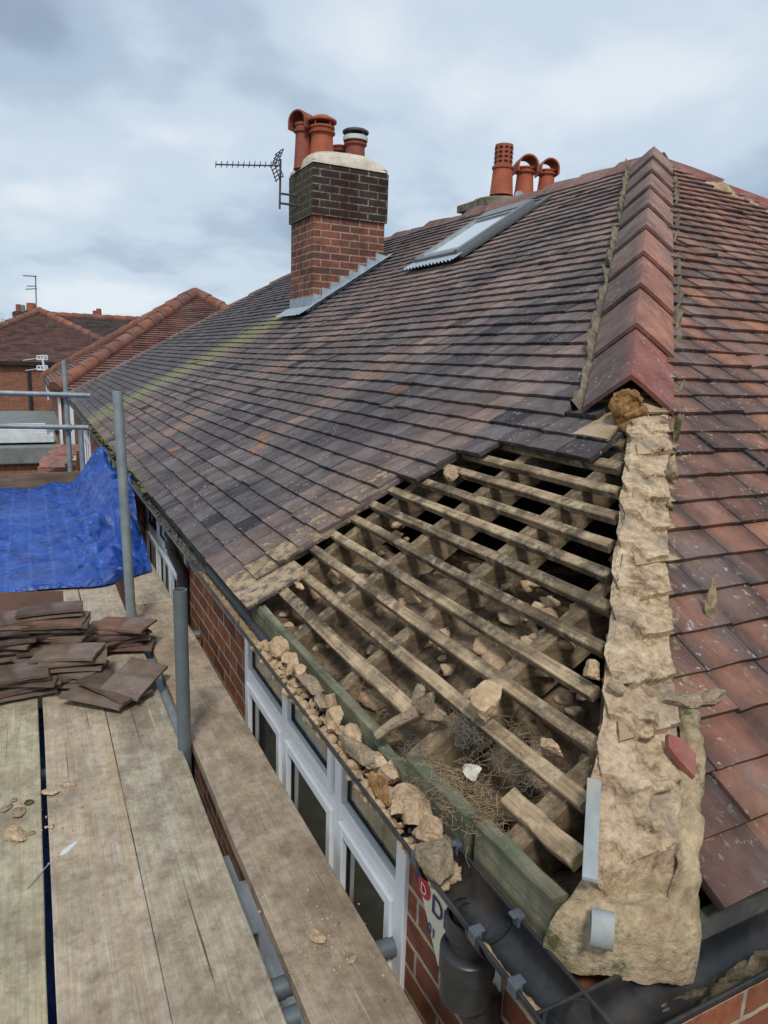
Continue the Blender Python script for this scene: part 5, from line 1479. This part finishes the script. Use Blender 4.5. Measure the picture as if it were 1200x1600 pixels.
for i, (yt, yb, x1) in enumerate(((687, 699, 87), (682, 687, 76), (677, 682, 75), (672, 677, 74))):
    z0_, z1_ = onray(40, yb, dep+.2).z, onray(40, yt, dep+.2).z
    aa = onray(-90, yt, dep+.2); bb = onray(x1, yt, dep+.2)
    mb = MB(); mb.box((aa.x, aa.y+.03*i, z0_+.002), (bb.x, aa.y+.5+.03*i, z1_))
    tag(mb.build('plastic_plank', MT['white'], None, bev=.006), labs[i], 'plank', 'white planks stacked on the shed roof')
mb = MB()
for j in range(6):
    for i in range(3):
        p = onray(62+j*5+i*9, 732-j*5, 9.5+.15*j); mb.cur = lerp((.24, .11, .085), (.30, .16, .125), rnd.random())
        mb.obox(p, V((.17, 0, 0)), V((0, .12, .09)), V((0, -.01, .014)))
pt = thing('porch', 'small porch roof of pink clay tiles beyond the toe board', 'porch roof', onray(80, 735, 9.6))
mb.build('tiles', MT['hip'], pt, cols=True)
mb = MB(); q = onray(60, 740, 9.6); mb.box((q.x, q.y, q.z-.6), (q.x+.5, q.y+.8, q.z-.02)); mb.build('wall', MT['brick_far'], pt)
# bare trees at the far left
def tree(P, h, lab, seed):
    t_ = thing('bare_tree', lab, 'tree', P); r = random.Random(seed); tr = MB(); tw_ = MB()
    def grow(p, d, l_, rad, lev):
        q = p+d*l_; (tr if lev < 2 else tw_).path([p, (p+q)/2+V((r.gauss(0, .05), r.gauss(0, .05), 0))*l_, q], [rad, rad*.85, rad*.65], 6 if lev < 2 else 4, False)
        if lev > 5: return
        for k in range(2 if lev < 2 else 3):
            nd = (d+V((r.gauss(0, .5), r.gauss(0, .5), r.gauss(.1, .3)))).normalized(); grow(q, nd, l_*r.uniform(.62, .85), rad*.6, lev+1)
    grow(V(P), V((0, 0, 1)), h*.26, h*.022, 0)
    tr.build('trunk', MT['bark'], t_); tw_.build('crown', MT['bark'], t_)
q = onray(-6, 560, 60); tree(V((q.x, q.y, -2)), 7.2, 'bare winter tree behind the far brown roof at the left edge', 4)

# ------------------------------------------------------------------ ground
mb = MB(); mb.grid(40, 40, lambda u, v: V((-400+800*u, -300+800*v, -2.0)))
tag(mb.build('ground', MT['ground'], None), None, None, kind='structure')

# ------------------------------------------------------------------ light and sky
SUN_EL, SUN_AZ = R_(52), R_(205)     # azimuth measured from +Y towards +X
w = bpy.data.worlds.new('World'); scene.world = w; w.use_nodes = True
nt = w.node_tree; nt.nodes.clear()
def nn(t, **k):
    o = nt.nodes.new(t)
    for a, b in k.items(): setattr(o, a, b)
    return o
out = nn('ShaderNodeOutputWorld'); bg = nn('ShaderNodeBackground'); nt.links.new(bg.outputs[0], out.inputs[0])
sky = nn('ShaderNodeTexSky', sky_type='NISHITA'); sky.sun_disc = False; sky.sun_elevation = SUN_EL; sky.sun_rotation = SUN_AZ
sky.air_density = 1.; sky.dust_density = 2.; sky.ozone_density = 1.5
tc = nn('ShaderNodeTexCoord')
sep = nn('ShaderNodeSeparateXYZ'); nt.links.new(tc.outputs['Generated'], sep.inputs[0])
def mth(op, a, b):
    o = nn('ShaderNodeMath', operation=op)
    for s, v in zip(o.inputs, (a, b)):
        if isinstance(v, (int, float)): s.default_value = v
        else: nt.links.new(v, s)
    return o.outputs[0]
zc = mth('ADD', mth('MAXIMUM', sep.outputs[2], 0.), .28)
cb = nn('ShaderNodeCombineXYZ'); nt.links.new(mth('DIVIDE', sep.outputs[0], zc), cb.inputs[0]); nt.links.new(mth('DIVIDE', sep.outputs[1], zc), cb.inputs[1])
def nse(scale, det, off, rough=.5):
    m = nn('ShaderNodeMapping'); m.inputs['Location'].default_value = off; nt.links.new(cb.outputs[0], m.inputs[0])
    o = nn('ShaderNodeTexNoise'); o.inputs['Scale'].default_value = scale; o.inputs['Detail'].default_value = det; o.inputs['Roughness'].default_value = rough
    nt.links.new(m.outputs[0], o.inputs['Vector']); return o.outputs['Fac']
def rmp(f, st):
    o = nn('ShaderNodeValToRGB'); cr = o.color_ramp; cr.interpolation = 'EASE'
    while len(cr.elements) < len(st): cr.elements.new(.5)
    for e, (p, c) in zip(cr.elements, st): e.position = p; e.color = (*c, 1)
    nt.links.new(f, o.inputs[0]); return o.outputs[0]
def mixc(f, a, b):
    o = nn('ShaderNodeMix', data_type='RGBA')
    if isinstance(f, (int, float)): o.inputs[0].default_value = f
    else: nt.links.new(f, o.inputs[0])
    for s, v in ((o.inputs[6], a), (o.inputs[7], b)):
        if isinstance(v, tuple): s.default_value = (*v, 1)
        else: nt.links.new(v, s)
    return o.outputs[2]
big = nse(.95, 4, (1.3, .4, 0), .5); fine_ = nse(2.6, 5, (4.1, 2.2, 0), .52)
f = mth('ADD', mth('MULTIPLY', big, .72), mth('MULTIPLY', fine_, .28))
cloud = rmp(f, [(.38, (2.5, 3.15, 4.1)), (.46, (3.5, 4.3, 5.3)), (.53, (4.7, 5.5, 6.35)), (.64, (6.1, 6.6, 7.1))])
mixed = mixc(.93, sky.outputs[0], cloud)
nt.links.new(mixed, bg.inputs['Color']); bg.inputs['Strength'].default_value = .088
sun = bpy.data.lights.new('sun', 'SUN'); sun.energy = 1.5; sun.angle = R_(10); sun.color = (1., .965, .92)
so = bpy.data.objects.new('sun', sun); COL.objects.link(so)
sd = V((math.sin(SUN_AZ)*math.cos(SUN_EL), math.cos(SUN_AZ)*math.cos(SUN_EL), math.sin(SUN_EL)))
so.rotation_euler = sd.to_track_quat('Z', 'Y').to_euler()
scene.view_settings.view_transform = 'Standard'; scene.view_settings.look = 'None'
scene.view_settings.exposure = .58; scene.view_settings.gamma = 1.; scene.view_settings.use_curve_mapping = False
